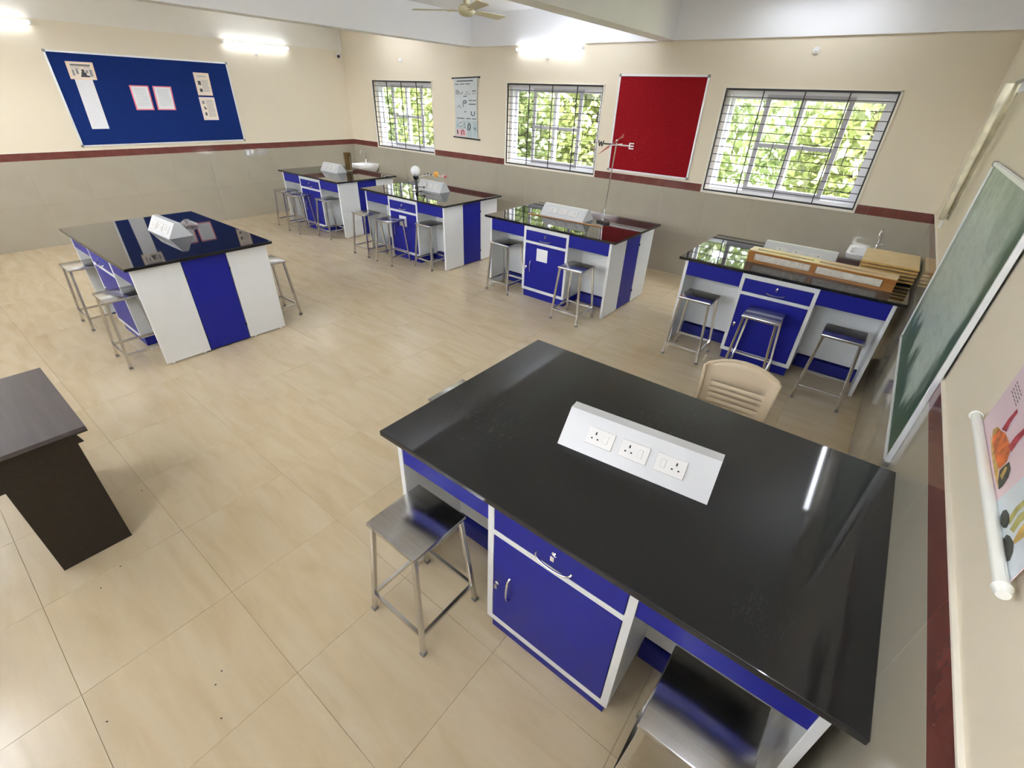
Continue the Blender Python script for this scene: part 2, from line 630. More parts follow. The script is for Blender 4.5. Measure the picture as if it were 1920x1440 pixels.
def wall_with_holes(name, xs0, xs1, y0, y1, holes, z0, z1, zb, zt):
    mb = MB()
    cuts = [xs0]
    for a, b in holes:
        cuts += [a, b]
    cuts.append(xs1)
    for i in range(0, len(cuts), 2):
        mb.box(cuts[i], cuts[i + 1], y0, y1, z0, z1)
    for a, b in holes:
        mb.box(a, b, y0, y1, z0, zb)
        mb.box(a, b, y0, y1, zt, z1)
    return mb.build(name, 'cream_paint')


def structure(o, label):
    o['kind'] = 'structure'
    o['label'] = label
    return o


wall_back = structure(wall_with_holes('wall_back', -0.25, W + 0.25, PL, 0.24, WX, -0.1, ZC + 0.1, WZ0, WZ1),
                      'cream painted wall with three barred windows above grey tile dado')
wall_left = structure(MB().box(-0.25, -PL, YB - 0.25, PL, -0.1, ZC + 0.1).build('wall_left', 'cream_paint'),
                      'cream wall carrying the blue notice board')
wall_right = structure(MB().box(W + PL, W + 0.25, YB - 0.25, PL, -0.1, ZC + 0.1).build('wall_right', 'cream_paint'),
                       'cream wall carrying the green chalkboard')
wall_front = structure(wall_with_holes('wall_front', -0.25, W + 0.25, YB - 0.24, YB, BW, -0.1, ZC + 0.1, 2.05, 2.78),
                       'cream wall behind the camera')
# upper bands at beam depth: white painted, on the left wall a paler cream
MB().box(3.40, W, -0.012, PL + 0.05, ZB, ZC).build('upper_band', 'white_paint', wall_back)
MB().box(-PL - 0.05, -PL + 0.0005, YB, 0, ZB, ZC).build('upper_band', 'pale_cream', wall_left)
MB().box(W - 0.004, W + 0.05, YB, 0, ZB, ZC).build('upper_band', 'white_paint', wall_right)

ceiling = structure(MB().box(-0.25, W + 0.25, YB - 0.25, 0.24, ZC, ZC + 0.15).build('ceiling', 'white_paint'), 'white painted ceiling with deep beams')
for n, (x0, x1, wh) in enumerate(((3.29, 3.489, 'left'), (6.655, 6.868, 'right'))):
    structure(MB().box(x0, x1, YB, PL if x0 < 3.4 else -0.012, ZB, ZC, bev=0.004).build('trim_%d' % (n + 1), 'white_paint'),
              'white painted ceiling beam, the %s one of two' % wh)

# floor: one slab, every tile its own piece
floor = structure(MB().box(-0.25, W + 0.25, YB - 0.25, 0.24, -0.12, -0.0035).build('floor', 'grout'), 'glossy beige tiled floor with soft streaks')
tile_me = None
TS = 0.6
gx0, gy0 = 7.75 - 13 * TS, -5.874 - 4 * TS
for i in range(-1, 17):
    for j in range(-1, 15):
        x0, x1 = gx0 + i * TS, gx0 + (i + 1) * TS
        y0, y1 = gy0 + j * TS, gy0 + (j + 1) * TS
        x0, x1 = max(x0, 0), min(x1, W)
        y0, y1 = max(y0, YB), min(y1, 0)
        if x1 - x0 < 0.02 or y1 - y0 < 0.02:
            continue
        full = x1 - x0 > TS - 1e-4 and y1 - y0 > TS - 1e-4
        g = 0.0006
        if full and tile_me:
            inst('tile', tile_me, floor, ((x0 + x1) / 2, (y0 + y1) / 2, 0))
            continue
        hx, hy = (x1 - x0) / 2 - g, (y1 - y0) / 2 - g
        o = MB().box(-hx, hx, -hy, hy, -0.01, 0, bev=0.0008).build('tile', 'floor_tile', floor, loc=((x0 + x1) / 2, (y0 + y1) / 2, 0))
        if full:
            tile_me = o.data

# dado tiles and the red border course
rnd = random.Random(4)


def course(wall, axis, pos, sgn, a0, a1, z0, z1, step, name, material, holes=(), start=0.0, thick=0.011):
    """tiles with their face in the plane `pos`, backs towards sgn"""
    cache = {}
    edges = []
    a = a0 - start
    while a < a1 - 1e-6:
        edges.append((max(a, a0), min(a + step, a1)))
        a += step
    segs = []
    for s, e in edges:
        parts = [(s, e)]
        for h0, h1 in holes:
            nxt = []
            for p, q in parts:
                if q <= h0 or p >= h1:
                    nxt.append((p, q))
                else:
                    if p < h0:
                        nxt.append((p, h0))
                    if q > h1:
                        nxt.append((h1, q))
            parts = nxt
        segs += [p for p in parts if p[1] - p[0] > 0.012]
    for s, e in segs:
        L = round(e - s, 4)
        if L not in cache:
            h, g = L / 2 - 0.0004, (z1 - z0) / 2 - 0.0004
            mb = MB()
            if axis == 'x':
                mb.box(-h, h, min(0, sgn * thick), max(0, sgn * thick), -g, g, bev=0.0006)
            else:
                mb.box(min(0, sgn * thick), max(0, sgn * thick), -h, h, -g, g, bev=0.0006)
            o = mb.build(name, material, wall)
            cache[L] = o.data
        else:
            o = inst(name, cache[L], wall, (0, 0, 0))
        c, z = (s + e) / 2, (z0 + z1) / 2
        o.location = (c, pos, z) if axis == 'x' else (pos, c, z)


HB = [(a - 0.02, b + 0.02) for a, b in WX]
for z0, z1 in ((0.0, 0.577), (0.577, ZSB)):
    course(wall_back, 'x', 0.0, 1, 0, W, z0, z1, 0.6, 'wall_tile', 'dado_tile', start=0.12)
    course(wall_left, 'y', 0.0, -1, YB, 0, z0, z1, 0.6, 'wall_tile', 'dado_tile', start=0.1)
    course(wall_right, 'y', W, 1, YB, 0, z0, z1, 0.6, 'wall_tile', 'dado_tile', start=0.36)
course(wall_back, 'x', 0.0, 1, 0, W, ZSB, ZS, 0.6, 'border_tile', 'border_tile', holes=HB, start=0.12)
course(wall_left, 'y', 0.0, -1, YB, 0, ZSB, ZS, 0.6, 'border_tile', 'border_tile', start=0.1)
course(wall_right, 'y', W, 1, YB, 0, ZSB, ZS, 0.6, 'border_tile', 'border_tile', start=0.36)
# pale plaster fillet on top of the border
MB().box(-PL, 0.0005, YB, 0, ZS, ZS + 0.007).build('fillet', 'plaster_edge', wall_left)
MB().box(W - 0.0005, W + PL, YB, 0, ZS, ZS + 0.007).build('fillet', 'plaster_edge', wall_right)
mb = MB()
cut = [0] + [v for h in HB for v in h] + [W]
for i in range(0, 8, 2):
    mb.box(cut[i], cut[i + 1], -0.0005, PL, ZS, ZS + 0.007)
mb.build('fillet', 'plaster_edge', wall_back)


# windows ------------------------------------------------------------
def window(n, x0, x1, z0, z1, y=0.0, flip=1, grille=True, label=''):
    root = empty('window_%d' % n, ((x0 + x1) / 2, y, z0))
    root['kind'] = 'structure'
    root['label'] = label
    w_, h_ = x1 - x0, z1 - z0
    hw = w_ / 2

    def Y(v):
        return v * flip

    def box(mb, a, b, c, d, e, f):
        mb.box(a, b, min(Y(c), Y(d)), max(Y(c), Y(d)), e, f)
        return mb
    # plaster reveal and sill
    r = MB()
    box(r, -hw - 0.02, -hw, -0.001, 0.04, -0.018, h_ + 0.008)
    box(r, hw, hw + 0.02, -0.001, 0.04, -0.018, h_ + 0.008)
    box(r, -hw - 0.02, hw + 0.02, -0.001, 0.04, h_, h_ + 0.012)
    r.build('reveal', 'plaster_edge', root)
    box(MB(), -hw - 0.02, hw + 0.02, -0.004, 0.20, -0.018, 0.006).build('sill', 'plaster_edge', root)
    # outer frame
    fr = MB()
    t = 0.055
    box(fr, -hw, hw, 0.09, 0.21, 0.006, t)
    box(fr, -hw, hw, 0.09, 0.21, h_ - t, h_)
    box(fr, -hw, -hw + t, 0.09, 0.21, t, h_ - t)
    box(fr, hw - t, hw, 0.09, 0.21, t, h_ - t)
    fr.build('frame', 'upvc_white', root)

    def sash(name, a, b, yy, material, rail=False):
        s = 0.052
        sb = MB()
        box(sb, a, a + s, yy, yy + 0.03, t - 0.01, h_ - t + 0.01)
        box(sb, b - s, b, yy, yy + 0.03, t - 0.01, h_ - t + 0.01)
        box(sb, a + s, b - s, yy, yy + 0.03, t - 0.01, t + s)
        box(sb, a + s, b - s, yy, yy + 0.03, h_ - t - s, h_ - t + 0.01)
        if rail:
            box(sb, a + s, b - s, yy, yy + 0.025, h_ * 0.5 - 0.022, h_ * 0.5 + 0.022)
        so_ = sb.build(name, material, root)
        if not rail:
            box(MB(), a + s, b - s, yy + 0.012, yy + 0.017, t + s, h_ - t - s).build('pane', 'glass', so_)
        return so_
    sash('sash', -hw + t - 0.01, 0.03, 0.165, 'upvc_white')
    sash('sash', -0.03, hw - t + 0.01, 0.13, 'upvc_white')
    sash('screen_sash', -hw + w_ * 0.27, -hw + w_ * 0.785, 0.095, 'upvc_grey', True)
    if not grille:
        return root
    # black iron grille at the inner face
    gr = MB()
    b = 0.016
    box(gr, -hw, hw, 0.012, 0.030, h_ - 0.020, h_)
    box(gr, -hw, hw, 0.012, 0.030, 0.006, 0.026)
    box(gr, -hw, -hw + b, 0.012, 0.030, 0.026, h_ - 0.020)
    box(gr, hw - b, hw, 0.012, 0.030, 0.026, h_ - 0.020)
    g = gr.build('grille', 'grille_black', root)
    rod_me = {}

    def rod(p, q, th):
        k = (round(q[0] - p[0], 3), round(q[1] - p[1], 3), th)
        if k not in rod_me:
            o = MB().bar((0, 0, 0), (q[0] - p[0], 0, q[1] - p[1]), th, th).build('grille_bar', 'grille_black', g)
            rod_me[k] = o.data
        else:
            o = inst('grille_bar', rod_me[k], g, (0, 0, 0))
        o.location = (p[0], Y(0.021), p[1])
    c = w_ / 4
    zs = [h_ - (k + 1) * h_ / 13 for k in range(12)]
    for k, z in enumerate(zs):
        if k == 6:
            continue
        rod((-hw + b, z), (hw - b, z), 0.0075)
    for i in (1, 2, 3):
        rod((-hw + i * c, 0.02), (-hw + i * c, h_ - 0.02), 0.011)
    za, zm, zb_ = zs[5], zs[6], zs[7]
    for i, f in enumerate((0.58, 0.60, 0.34, 0.36)):
        xs = -hw + (i + f) * c
        rod((xs, zb_), (xs, za), 0.0075)
        if i < 2:
            rod((-hw + i * c, zm), (xs, zm), 0.0075)
        else:
            rod((xs, zm), (-hw + (i + 1) * c, zm), 0.0075)
    return root


for n, ((a, b), lb) in enumerate(zip(WX, ('barred window nearest the left corner, left of the wall chart',
                                          'barred window between the wall chart and the red board',
                                          'largest looking barred window, right of the red board'))):
    window(n + 1, a, b, WZ0, WZ1, label=lb)
for n, (a, b) in enumerate(BW):
    window(n + 4, a, b, 2.05, 2.78, y=YB, flip=-1, grille=False, label='added unseen window in the wall behind the camera')

for a, b in BW:
    MB().box(a - 0.2, b + 0.2, YB - 0.24 - 0.5, YB - 0.23, 2.84, 2.92).build('added_sun_slab', 'white_paint', wall_front)  # added unseen slab, keeps direct sun out of the rear windows

# ------------------------------------------------------------------ lab benches
TX, TY = 1.80, 1.19


def make_bench(top='granite'):
    root = empty('lab_bench')
    hx, hy = TX / 2, TY / 2
    MB().box(-hx, hx, -hy, hy, 0.874, 0.90, bev=0.004).build('worktop', top, root)
    px, py, th = 0.845, 0.552, 0.028         # outer faces of the end panels, half depth
    third = 2 * py / 3
    for s in (-1, 1):
        x0, x1 = sorted((s * px, s * (px - th)))
        for k in (-1, 1):
            y0, y1 = sorted((k * py, k * (py - third + 0.003)))
            p = MB().box(x0, x1, y0, y1, 0.014, 0.874, bev=0.002).build('end_panel', 'white_laminate', root)
            for yy in (y0 + 0.05, y1 - 0.05):
                MB().cyl((s * (px - th / 2), yy, 0), (s * (px - th / 2), yy, 0.016), 0.014, seg=10).build('foot', 'white_plastic', p)
        x0, x1 = sorted((s * (px - 0.003), s * (px - th)))
        b = MB().box(x0, x1, -third / 2 + 0.003, third / 2 - 0.003, 0.014, 0.874, bev=0.002).build('centre_panel', 'blue_laminate', root)
        for yy in (-third / 2 + 0.003, third / 2 - 0.003):
            for zz in (0.16, 0.72):
                MB().cyl((s * (px + 0.002), yy, zz - 0.012), (s * (px + 0.002), yy, zz + 0.012), 0.006, seg=8).build('hinge', 'iron_dark', b)
    for s in (-1, 1):                          # both long sides alike
        fy = s * py

        def B(mb, x0, x1, d0, d1, z0, z1, bev=0.0):
            y0, y1 = sorted((fy - s * d0, fy - s * d1))
            return mb.box(x0, x1, y0, y1, z0, z1, bev=bev)
        ci = px - th
        for xa, xb in ((-ci, -0.313), (0.313, ci)):
            B(MB(), xa, xb, 0.004, 0.022, 0.728, 0.874, 0.0015).build('apron', 'blue_laminate', root)
            B(MB(), xa, xb, 0.352, 0.37, 0.125, 0.874).build('back_panel', 'white_laminate', root)
            B(MB(), xa, xb, 0.325, 0.41, 0.0, 0.108).build('footrest', 'blue_inner', root)
        # central cabinet
        f = MB()
        B(f, -0.312, -0.282, 0.0, 0.02, 0.092, 0.874)
        B(f, 0.282, 0.312, 0.0, 0.02, 0.092, 0.874)
        B(f, -0.282, 0.282, 0.0, 0.02, 0.822, 0.874)
        B(f, -0.282, 0.282, 0.0, 0.02, 0.672, 0.700)
        B(f, -0.282, 0.282, 0.0, 0.02, 0.092, 0.126)
        f.build('face_frame', 'white_laminate', root)
        c = MB()
        B(c, -0.312, -0.294, 0.02, 0.53, 0.092, 0.874)
        B(c, 0.294, 0.312, 0.02, 0.53, 0.092, 0.874)
        B(c, -0.294, 0.294, 0.02, 0.53, 0.092, 0.11)
        c.build('cabinet_side', 'white_laminate', root)
        B(MB(), -0.296, 0.296, 0.022, 0.53, 0.0, 0.092).build('plinth', 'blue_laminate', root)
        dr = B(MB(), -0.279, 0.279, -0.001, 0.016, 0.703, 0.819, 0.002).build('drawer_front', 'blue_laminate', root)
        do = B(MB(), -0.279, 0.279, -0.001, 0.016, 0.129, 0.669, 0.002).build('door', 'blue_laminate', root)

        def Q(x, d, z):
            return (-s * x if s > 0 else x, fy - s * d, z)
        pts = [Q(0.075 * math.sin(t), -0.002 - 0.024 * math.cos(t) ** 0.6 if abs(math.cos(t)) > 1e-6 else -0.002, 0.738 - 0.013 * math.cos(t)) for t in [(-1 + k / 7) * PI / 2 for k in range(15)]]
        MB().tube(pts, 0.0048, 8).build('handle', 'chrome', dr, True)
        MB().cyl(Q(0, 0, 0.785), Q(0, -0.007, 0.785), 0.011, seg=12).cyl(Q(0, -0.007, 0.785), Q(0, -0.02, 0.785), 0.003, seg=8).box(*sorted((Q(-0.008, 0, 0)[0], Q(0.008, 0, 0)[0])), *sorted((Q(0, -0.018, 0)[1], Q(0, -0.021, 0)[1])), 0.764, 0.788).build('lock', 'chrome', dr, True)
        pts = [Q(-0.19, -0.002 - 0.024 * math.cos(t) ** 0.6 if abs(math.cos(t)) > 1e-6 else -0.002, 0.40 + 0.07 * math.sin(t)) for t in [(-1 + k / 7) * PI / 2 for k in range(15)]]
        MB().tube(pts, 0.0048, 8).build('handle', 'chrome', do, True)
        MB().cyl(Q(-0.255, 0, 0.388), Q(-0.255, -0.007, 0.388), 0.011, seg=12).box(*sorted((Q(-0.262, 0, 0)[0], Q(-0.248, 0, 0)[0])), *sorted((Q(0, -0.006, 0)[1], Q(0, -0.016, 0)[1])), 0.360, 0.390).build('lock', 'chrome', do, True)
    return root


BENCH = dict(A=(9.158, -5.241), B=(4.241, -5.25), C=(1.756, -1.672), D=(4.179, -1.706), E=(6.658, -1.682), F=(9.135, -1.667))
LAB = dict(A='large lab bench in the foreground with the empty dusty black top and large power box',
           B='lab bench standing apart on the left, below the blue notice board',
           C='farthest lab bench, in the left corner with a brown cylinder on it',
           D='lab bench carrying the globe lamp planet model',
           E='lab bench carrying the wind vane stand and wooden rule, near the red board',
           F='lab bench in the right corner carrying the long wooden frame box and stacked boards')
bench0 = make_bench()
benches = {}
for k, (x, y) in BENCH.items():
    b = bench0 if k == 'B' else copy_tree(bench0)
    b.location = (x, y, 0)
    tag(b, LAB[k], 'table', 'lab benches with black granite tops')
    benches[k] = b
for ch in benches['A'].children:
    if ch.name.startswith('worktop'):
        ch.data = ch.data.copy()
        ch.data.materials[0] = MATS['granite_dusty']


# power boxes --------------------------------------------------------
def make_power_box(hd=0.135, H=0.128, hl=0.31, step=0.145):
    r = empty('power_box')
    MB().prism([(-hd, 0), (-0.024, H), (0.024, H), (hd, 0)], -hl, hl).build('housing', 'box_white', r)
    a = math.atan2(H, hd - 0.024)
    M0 = Matrix.Translation((0, -(hd + 0.024) / 2, H / 2)) @ Matrix.Rotation(a, 4, 'X')    # local z = outward normal of front slope
    for i, x in enumerate((-step, 0.0, step)):
        M = M0 @ Matrix.Translation((x, 0.0, 0))
        p = MB().box(-0.058, 0.058, -0.036, 0.036, -0.001, 0.008, M, bev=0.002).build('socket_plate', 'socket_white', r)
        sx = 0.026 if i < 2 else -0.026
        MB().box(sx - 0.009, sx + 0.009, -0.017, 0.017, 0.006, 0.011, M, bev=0.0015).build('switch', 'socket_white', p)
        cx = -0.020 if i < 2 else 0.022
        for (dx, dy, w_, h_) in ((0, 0.013, 0.0035, 0.0075), (-0.0125, -0.009, 0.0042, 0.0034), (0.0125, -0.009, 0.0042, 0.0034)):
            mb = MB()
            seg = 10
            mb.prism([(cx + dx + w_ * math.cos(2 * PI * q / seg), dy + h_ * math.sin(2 * PI * q / seg)) for q in range(seg)], 0.0075, 0.0086, 'z')
            bmesh.ops.transform(mb.bm, matrix=M, verts=mb.bm.verts[:])
            mb.build('pin_hole', 'black_hole', p)
    return r


pb0, pb1 = make_power_box(), make_power_box(0.105, 0.132, 0.25, 0.135)
PB = dict(A=(9.19, -5.235, 0.10, 'white three socket power box on the foreground bench'),
          B=(4.205, -5.18, 0.02, 'white sloped power box on the bench below the blue board'),
          C=(1.60, -1.63, 0.0, 'white power box beside the brown cylinder'),
          D=(4.135, -1.60, 0.0, 'white power box behind the globe lamp'),
          E=(6.54, -1.63, 0.0, 'white power box behind the wooden rule'),
          F=(9.13, -1.52, 0.0, 'white power box mostly hidden behind the long wooden frame box'))
for i, (k, (x, y, rz, lb)) in enumerate(PB.items()):
    p = pb0 if k == 'A' else pb1 if k == 'B' else copy_tree(pb0 if k in 'EF' else pb1)
    p.location = (x, y, 0.90)
    p.rotation_euler = (0, 0, rz)
    tag(p, lb, 'power socket', 'power boxes on the benches')


# stools -------------------------------------------------------------
def make_stool():
    r = empty('stool')
    s, H = 0.15, 0.61
    mb = MB()
    mb.box(-s, s, -s, s, H - 0.022, H, bev=0.006)
    mb.build('seat', 'steel_seat', r, True)
    legs = []
    for sx in (-1, 1):
        for sy in (-1, 1):
            p, q = Vector((sx * 0.172, sy * 0.172, 0.012)), Vector((sx * 0.130, sy * 0.130, H - 0.02))
            lg = MB().bar(p, q, 0.021, up=(1, 0, 0), bev=0.003).build('leg', 'steel_bright', r)
            MB().box(p.x - 0.013, p.x + 0.013, p.y - 0.013, p.y + 0.013, 0, 0.022, bev=0.003).build('rubber_foot', 'grey_plastic', lg)
    t = 0.115 / H
    c = 0.172 - 0.042 * t
    for a, b in (((-1, -1), (1, -1)), ((1, -1), (1, 1)), ((1, 1), (-1, 1)), ((-1, 1), (-1, -1))):
        MB().bar((a[0] * c, a[1] * c, 0.125), (b[0] * c, b[1] * c, 0.125), 0.016, 0.018).build('stretcher', 'steel_bright', r)
    return r


ST = [('A1', 8.54, -5.905, 0.0, 'steel stool pushed under the left front of the foreground bench'),
      ('A2', 9.757, -5.86, 0.0, 'steel stool at the bottom edge of the photo, under the foreground bench'),
      ('A3', 8.05, -5.095, 0.0, 'steel stool almost hidden beyond the left end of the foreground bench'),
      ('B1', 3.62, -5.835, 0.0, 'leftmost steel stool, at the far end of the bench below the blue board'),
      ('B2', 4.745, -5.86, 0.0, 'steel stool at the near left corner of the bench below the blue board'),
      ('B3', 4.736, -4.59, 0.0, 'lone steel stool on the window side of the bench below the blue board'),
      ('C1', 1.15, -2.35, 0.02, 'leftmost stool at the farthest bench'),
      ('C2', 1.65, -2.43, -0.02, 'stool before the blue cupboard door of the farthest bench'),
      ('C3', 2.284, -2.25, 0.0, 'stool beside the white end panel of the farthest bench'),
      ('D1', 3.555, -2.44, 0.0, 'left stool of three at the bench with the globe lamp'),
      ('D2', 4.12, -2.46, 0.0, 'middle stool of three at the bench with the globe lamp'),
      ('D3', 4.69, -2.21, 0.0, 'right stool of three at the bench with the globe lamp'),
      ('E1', 6.055, -2.20, 0.0, 'stool left of the papered blue door at the wind vane bench'),
      ('E2', 7.215, -2.425, 0.0, 'stool right of the papered blue door at the wind vane bench'),
      ('F1', 8.543, -2.367, 0.0, 'left stool of three at the right corner bench'),
      ('F2', 9.127, -2.425, 0.0, 'stool before the blue cupboard door of the right corner bench'),
      ('F3', 9.735, -2.385, 0.0, 'stool nearest the chalkboard at the right corner bench')]
st0 = make_stool()
for i, (k, x, y, rz, lb) in enumerate(ST):
    s = st0 if i == 0 else copy_tree(st0)
    s.location = (x, y, 0)
    s.rotation_euler = (0, 0, rz)
    tag(s, lb, 'stool', 'square steel lab stools')


# plastic chair -------------------------------------------------------
def make_chair():
    r = empty('plastic_chair', (9.335, -4.27, 0), 0.08, 'beige moulded plastic chair with slotted back behind the foreground bench', 'chair')
    # local: faces -y, backrest at +y
    bm = bmesh.new()
    slots = (0.70, 0.665, 0.63, 0.595, 0.56, 0.525)
    vz = [0.42]
    for z in reversed(slots):
        vz += [z - 0.0022, z + 0.0022]
    vz += [0.74, 0.775, 0.80]
    us = [-1, -0.93, -0.78, -0.76, -0.6, -0.4, -0.2, 0, 0.2, 0.4, 0.6, 0.76, 0.78, 0.93, 1]
    grid = []
    for z in vz:
        row = []
        tz = (z - 0.42) / 0.38
        hw = 0.185 + 0.022 * tz
        for u in us:
            top = 0.062 * (1 - u * u) * max(0, (z - 0.72) / 0.08)
            y = 0.185 + 0.075 * tz - 0.004 * u * u - 0.020 * u ** 8
            row.append(bm.verts.new((u * hw, y, z + top)))
        grid.append(row)
    for j in range(len(vz) - 1):
        is_slot = any(abs((vz[j] + vz[j + 1]) / 2 - z) < 0.001 for z in slots)
        for i in range(len(us) - 1):
            um = (us[i] + us[i + 1]) / 2
            if is_slot and abs(um) < 0.77:
                continue
            bm.faces.new((grid[j][i], grid[j][i + 1], grid[j + 1][i + 1], grid[j + 1][i]))
    mb = MB()
    mb.bm.free()
    mb.bm = bm
    back = mb.build('backrest', 'chair_plastic', r, True)
    sm = back.modifiers.new('thick', 'SOLIDIFY')
    sm.thickness = 0.008
    sm.offset = 0
    # rolled rim
    rim = [(-0.185, 0.14, 0.42)]
    for k in range(5):
        tz = k / 4
        rim.append((-(0.185 + 0.022 * tz), 0.145 + 0.075 * tz, 0.42 + 0.38 * tz))
    for u in (-0.93, -0.6, -0.3, 0, 0.3, 0.6, 0.93):
        rim.append((u * 0.207, 0.26 - 0.004 * u * u - 0.020 * u ** 8, 0.80 + 0.062 * (1 - u * u)))
    for k in range(5):
        tz = 1 - k / 4
        rim.append(((0.185 + 0.022 * tz), 0.145 + 0.075 * tz, 0.42 + 0.38 * tz))
    MB().tube(rim[1:], 0.010, 8).build('back_rim', 'chair_plastic', r, True)
    # raised maker's mark near the top of the back
    MB().box(-0.002, 0.022, 0.248, 0.256, 0.756, 0.762).box(-0.006, 0.0, 0.248, 0.256, 0.748, 0.77).build('moulded_mark', 'chair_plastic', r)
    # seat with rounded front
    mb = MB()
    prof = [(-0.235, 0.385), (-0.228, 0.415), (-0.20, 0.428), (0.0, 0.418), (0.17, 0.425), (0.19, 0.45), (0.20, 0.44), (0.18, 0.41), (0.0, 0.40), (-0.19, 0.408), (-0.215, 0.40), (-0.226, 0.383)]
    mb.prism(prof, -0.20, 0.20)
    mb.build('seat', 'chair_plastic', r, True)
    for sx in (-1, 1):
        for yy, lean in ((-0.20, -0.03), (0.165, 0.07)):
            MB().bar((sx * 0.215, yy + lean, 0), (sx * 0.178, yy, 0.415), 0.042, 0.034, bev=0.008).build('leg', 'chair_plastic', r)
    return r


make_chair()


# brown desk at the left edge ----------------------------------------
def make_desk():
    r = empty('teacher_desk', (6.59, -6.84, 0), 0, 'dark brown wooden desk cut off by the left edge of the photo', 'desk')
    x0, x1, y0, y1 = -0.42, 0.415, -0.30, 0.238
    MB().box(x0, x1, y0, y1, 0.722, 0.745, bev=0.0015).build('desk_top', 'dark_wood_top', r)
    MB().box(x0, x1, y0, y1, 0.716, 0.7219).build('top_edge', 'dark_wood', r)
    for s in (-1, 1):
        xx = 0.389 * s
        a, b = sorted((xx, xx - s * 0.022))
        p = MB()
        p.prism([(-0.115, 0), (0.180, 0), (0.184, 0.655), (0.208, 0.655), (0.190, 0.716), (-0.135, 0.716), (-0.150, 0.55), (-0.115, 0.55)], a, b)
        p.build('side_panel', 'dark_wood', r)
    MB().box(-0.367, 0.367, 0.15, 0.168, 0.20, 0.716).build('modesty_panel', 'dark_wood', r)
    MB().box(-0.367, 0.367, -0.11, -0.09, 0.62, 0.716).build('drawer_front', 'dark_wood', r)
    MB().box(-0.367, 0.367, -0.09, 0.15, 0.62, 0.632).build('drawer_bottom', 'dark_wood', r)
    return r


make_desk()


# ------------------------------------------------------------------ boards
def frame_board(name, parts_plane, a0, a1, z0, z1, axis, plane, out, felt, label, t=0.022, d=0.018):
    """board on a wall. axis: the wall direction ('x' or 'y'); out = +1/-1 into the room"""
    c, zc = (a0 + a1) / 2, (z0 + z1) / 2
    loc = (c, plane, zc) if axis == 'x' else (plane, c, zc)
    r = empty(name, loc, 0, label, 'board')
    ha, hz = (a1 - a0) / 2, (z1 - z0) / 2

    def B(mb, u0, u1, n0, n1, w0, w1, bev=0.0):
        n0, n1 = sorted((n0 * out, n1 * out))
        if axis == 'x':
            mb.box(u0, u1, n0, n1, w0, w1, bev=bev)
        else:
            mb.box(n0, n1, u0, u1, w0, w1, bev=bev)
        return mb
    B(MB(), -ha + t * 0.5, ha - t * 0.5, 0.001, d * 0.6, -hz + t * 0.5, hz - t * 0.5).build('felt_panel' if 'felt' in felt else 'writing_surface', felt, r)
    for u0, u1, w0, w1 in ((-ha, ha, hz - t, hz), (-ha, ha, -hz, -hz + t), (-ha, -ha + t, -hz + t, hz - t), (ha - t, ha, -hz + t, hz - t)):
        B(MB(), u0, u1, 0, d, w0, w1, 0.002).build('frame_rail', 'aluminium', r)
    k = t * 1.25
    for sx in (-1, 1):
        for sz in (-1, 1):
            u0, u1 = sorted((sx * (ha + 0.004), sx * (ha - k)))
            w0, w1 = sorted((sz * (hz + 0.004), sz * (hz - k)))
            B(MB(), u0, u1, 0, d + 0.003, w0, w1, 0.003).build('corner_cap', 'grey_plastic', r)
    return r


blue_board = frame_board('notice_board', None, -4.693, -2.316, 1.298, 2.468, 'y', -PL, 1, 'felt_blue', 'large blue felt notice board with pinned papers on the left wall')
red_board = frame_board('notice_board', None, 6.183, 7.392, 1.278, 2.452, 'x', PL, -1, 'felt_red', 'red felt notice board between two windows')
chalk = frame_board('chalkboard', None, -4.46, -2.72, 0.80, 1.925, 'y', W, -1, 'chalkboard_green', 'green chalkboard with wiped chalk smears on the right wall', t=0.018, d=0.020)


# papers pinned on the blue board (faces towards +x)
def sheet(name, quad, x, border, inner, label, group=None, marks=()):
    """quad: y,z corners top-left, top-right, bottom-right, bottom-left"""
    cy = sum(q[0] for q in quad) / 4
    cz = sum(q[1] for q in quad) / 4
    loc = [(q[0] - cy, q[1] - cz) for q in quad]
    r = MB().prism(loc, 0, 0.0012).build(name, border, None, loc=(x, cy, cz))
    tag(r, label, 'paper', group)
    if inner:
        ins = [(a * 0.86, b * 0.91) for a, b in loc]
        MB().prism(ins, 0.0011, 0.0018).build('printed_page', inner, r)

    def bil(u, v):
        a = Vector(loc[0]) * (1 - u) * (1 - v) + Vector(loc[1]) * u * (1 - v) + Vector(loc[2]) * u * v + Vector(loc[3]) * (1 - u) * v
        return (a.x, a.y)
    for material, rects in marks:
        mb = MB()
        for (u0, v0, u1, v1) in rects:
            mb.prism([bil(u0, v0), bil(u1, v0), bil(u1, v1), bil(u0, v1)], 0.0017, 0.0022)
        mb.build('print', material, r)['kind'] = 'stuff'
    return r


XB = -PL + 0.0112
rr = random.Random(9)


def lines(u0, u1, v0, v1, n, th=0.35):
    out = []
    for k in range(n):
        v = v0 + (v1 - v0) * k / n
        out.append((u0, v, u1 - rr.random() * 0.08, v + (v1 - v0) / n * th))
    return out


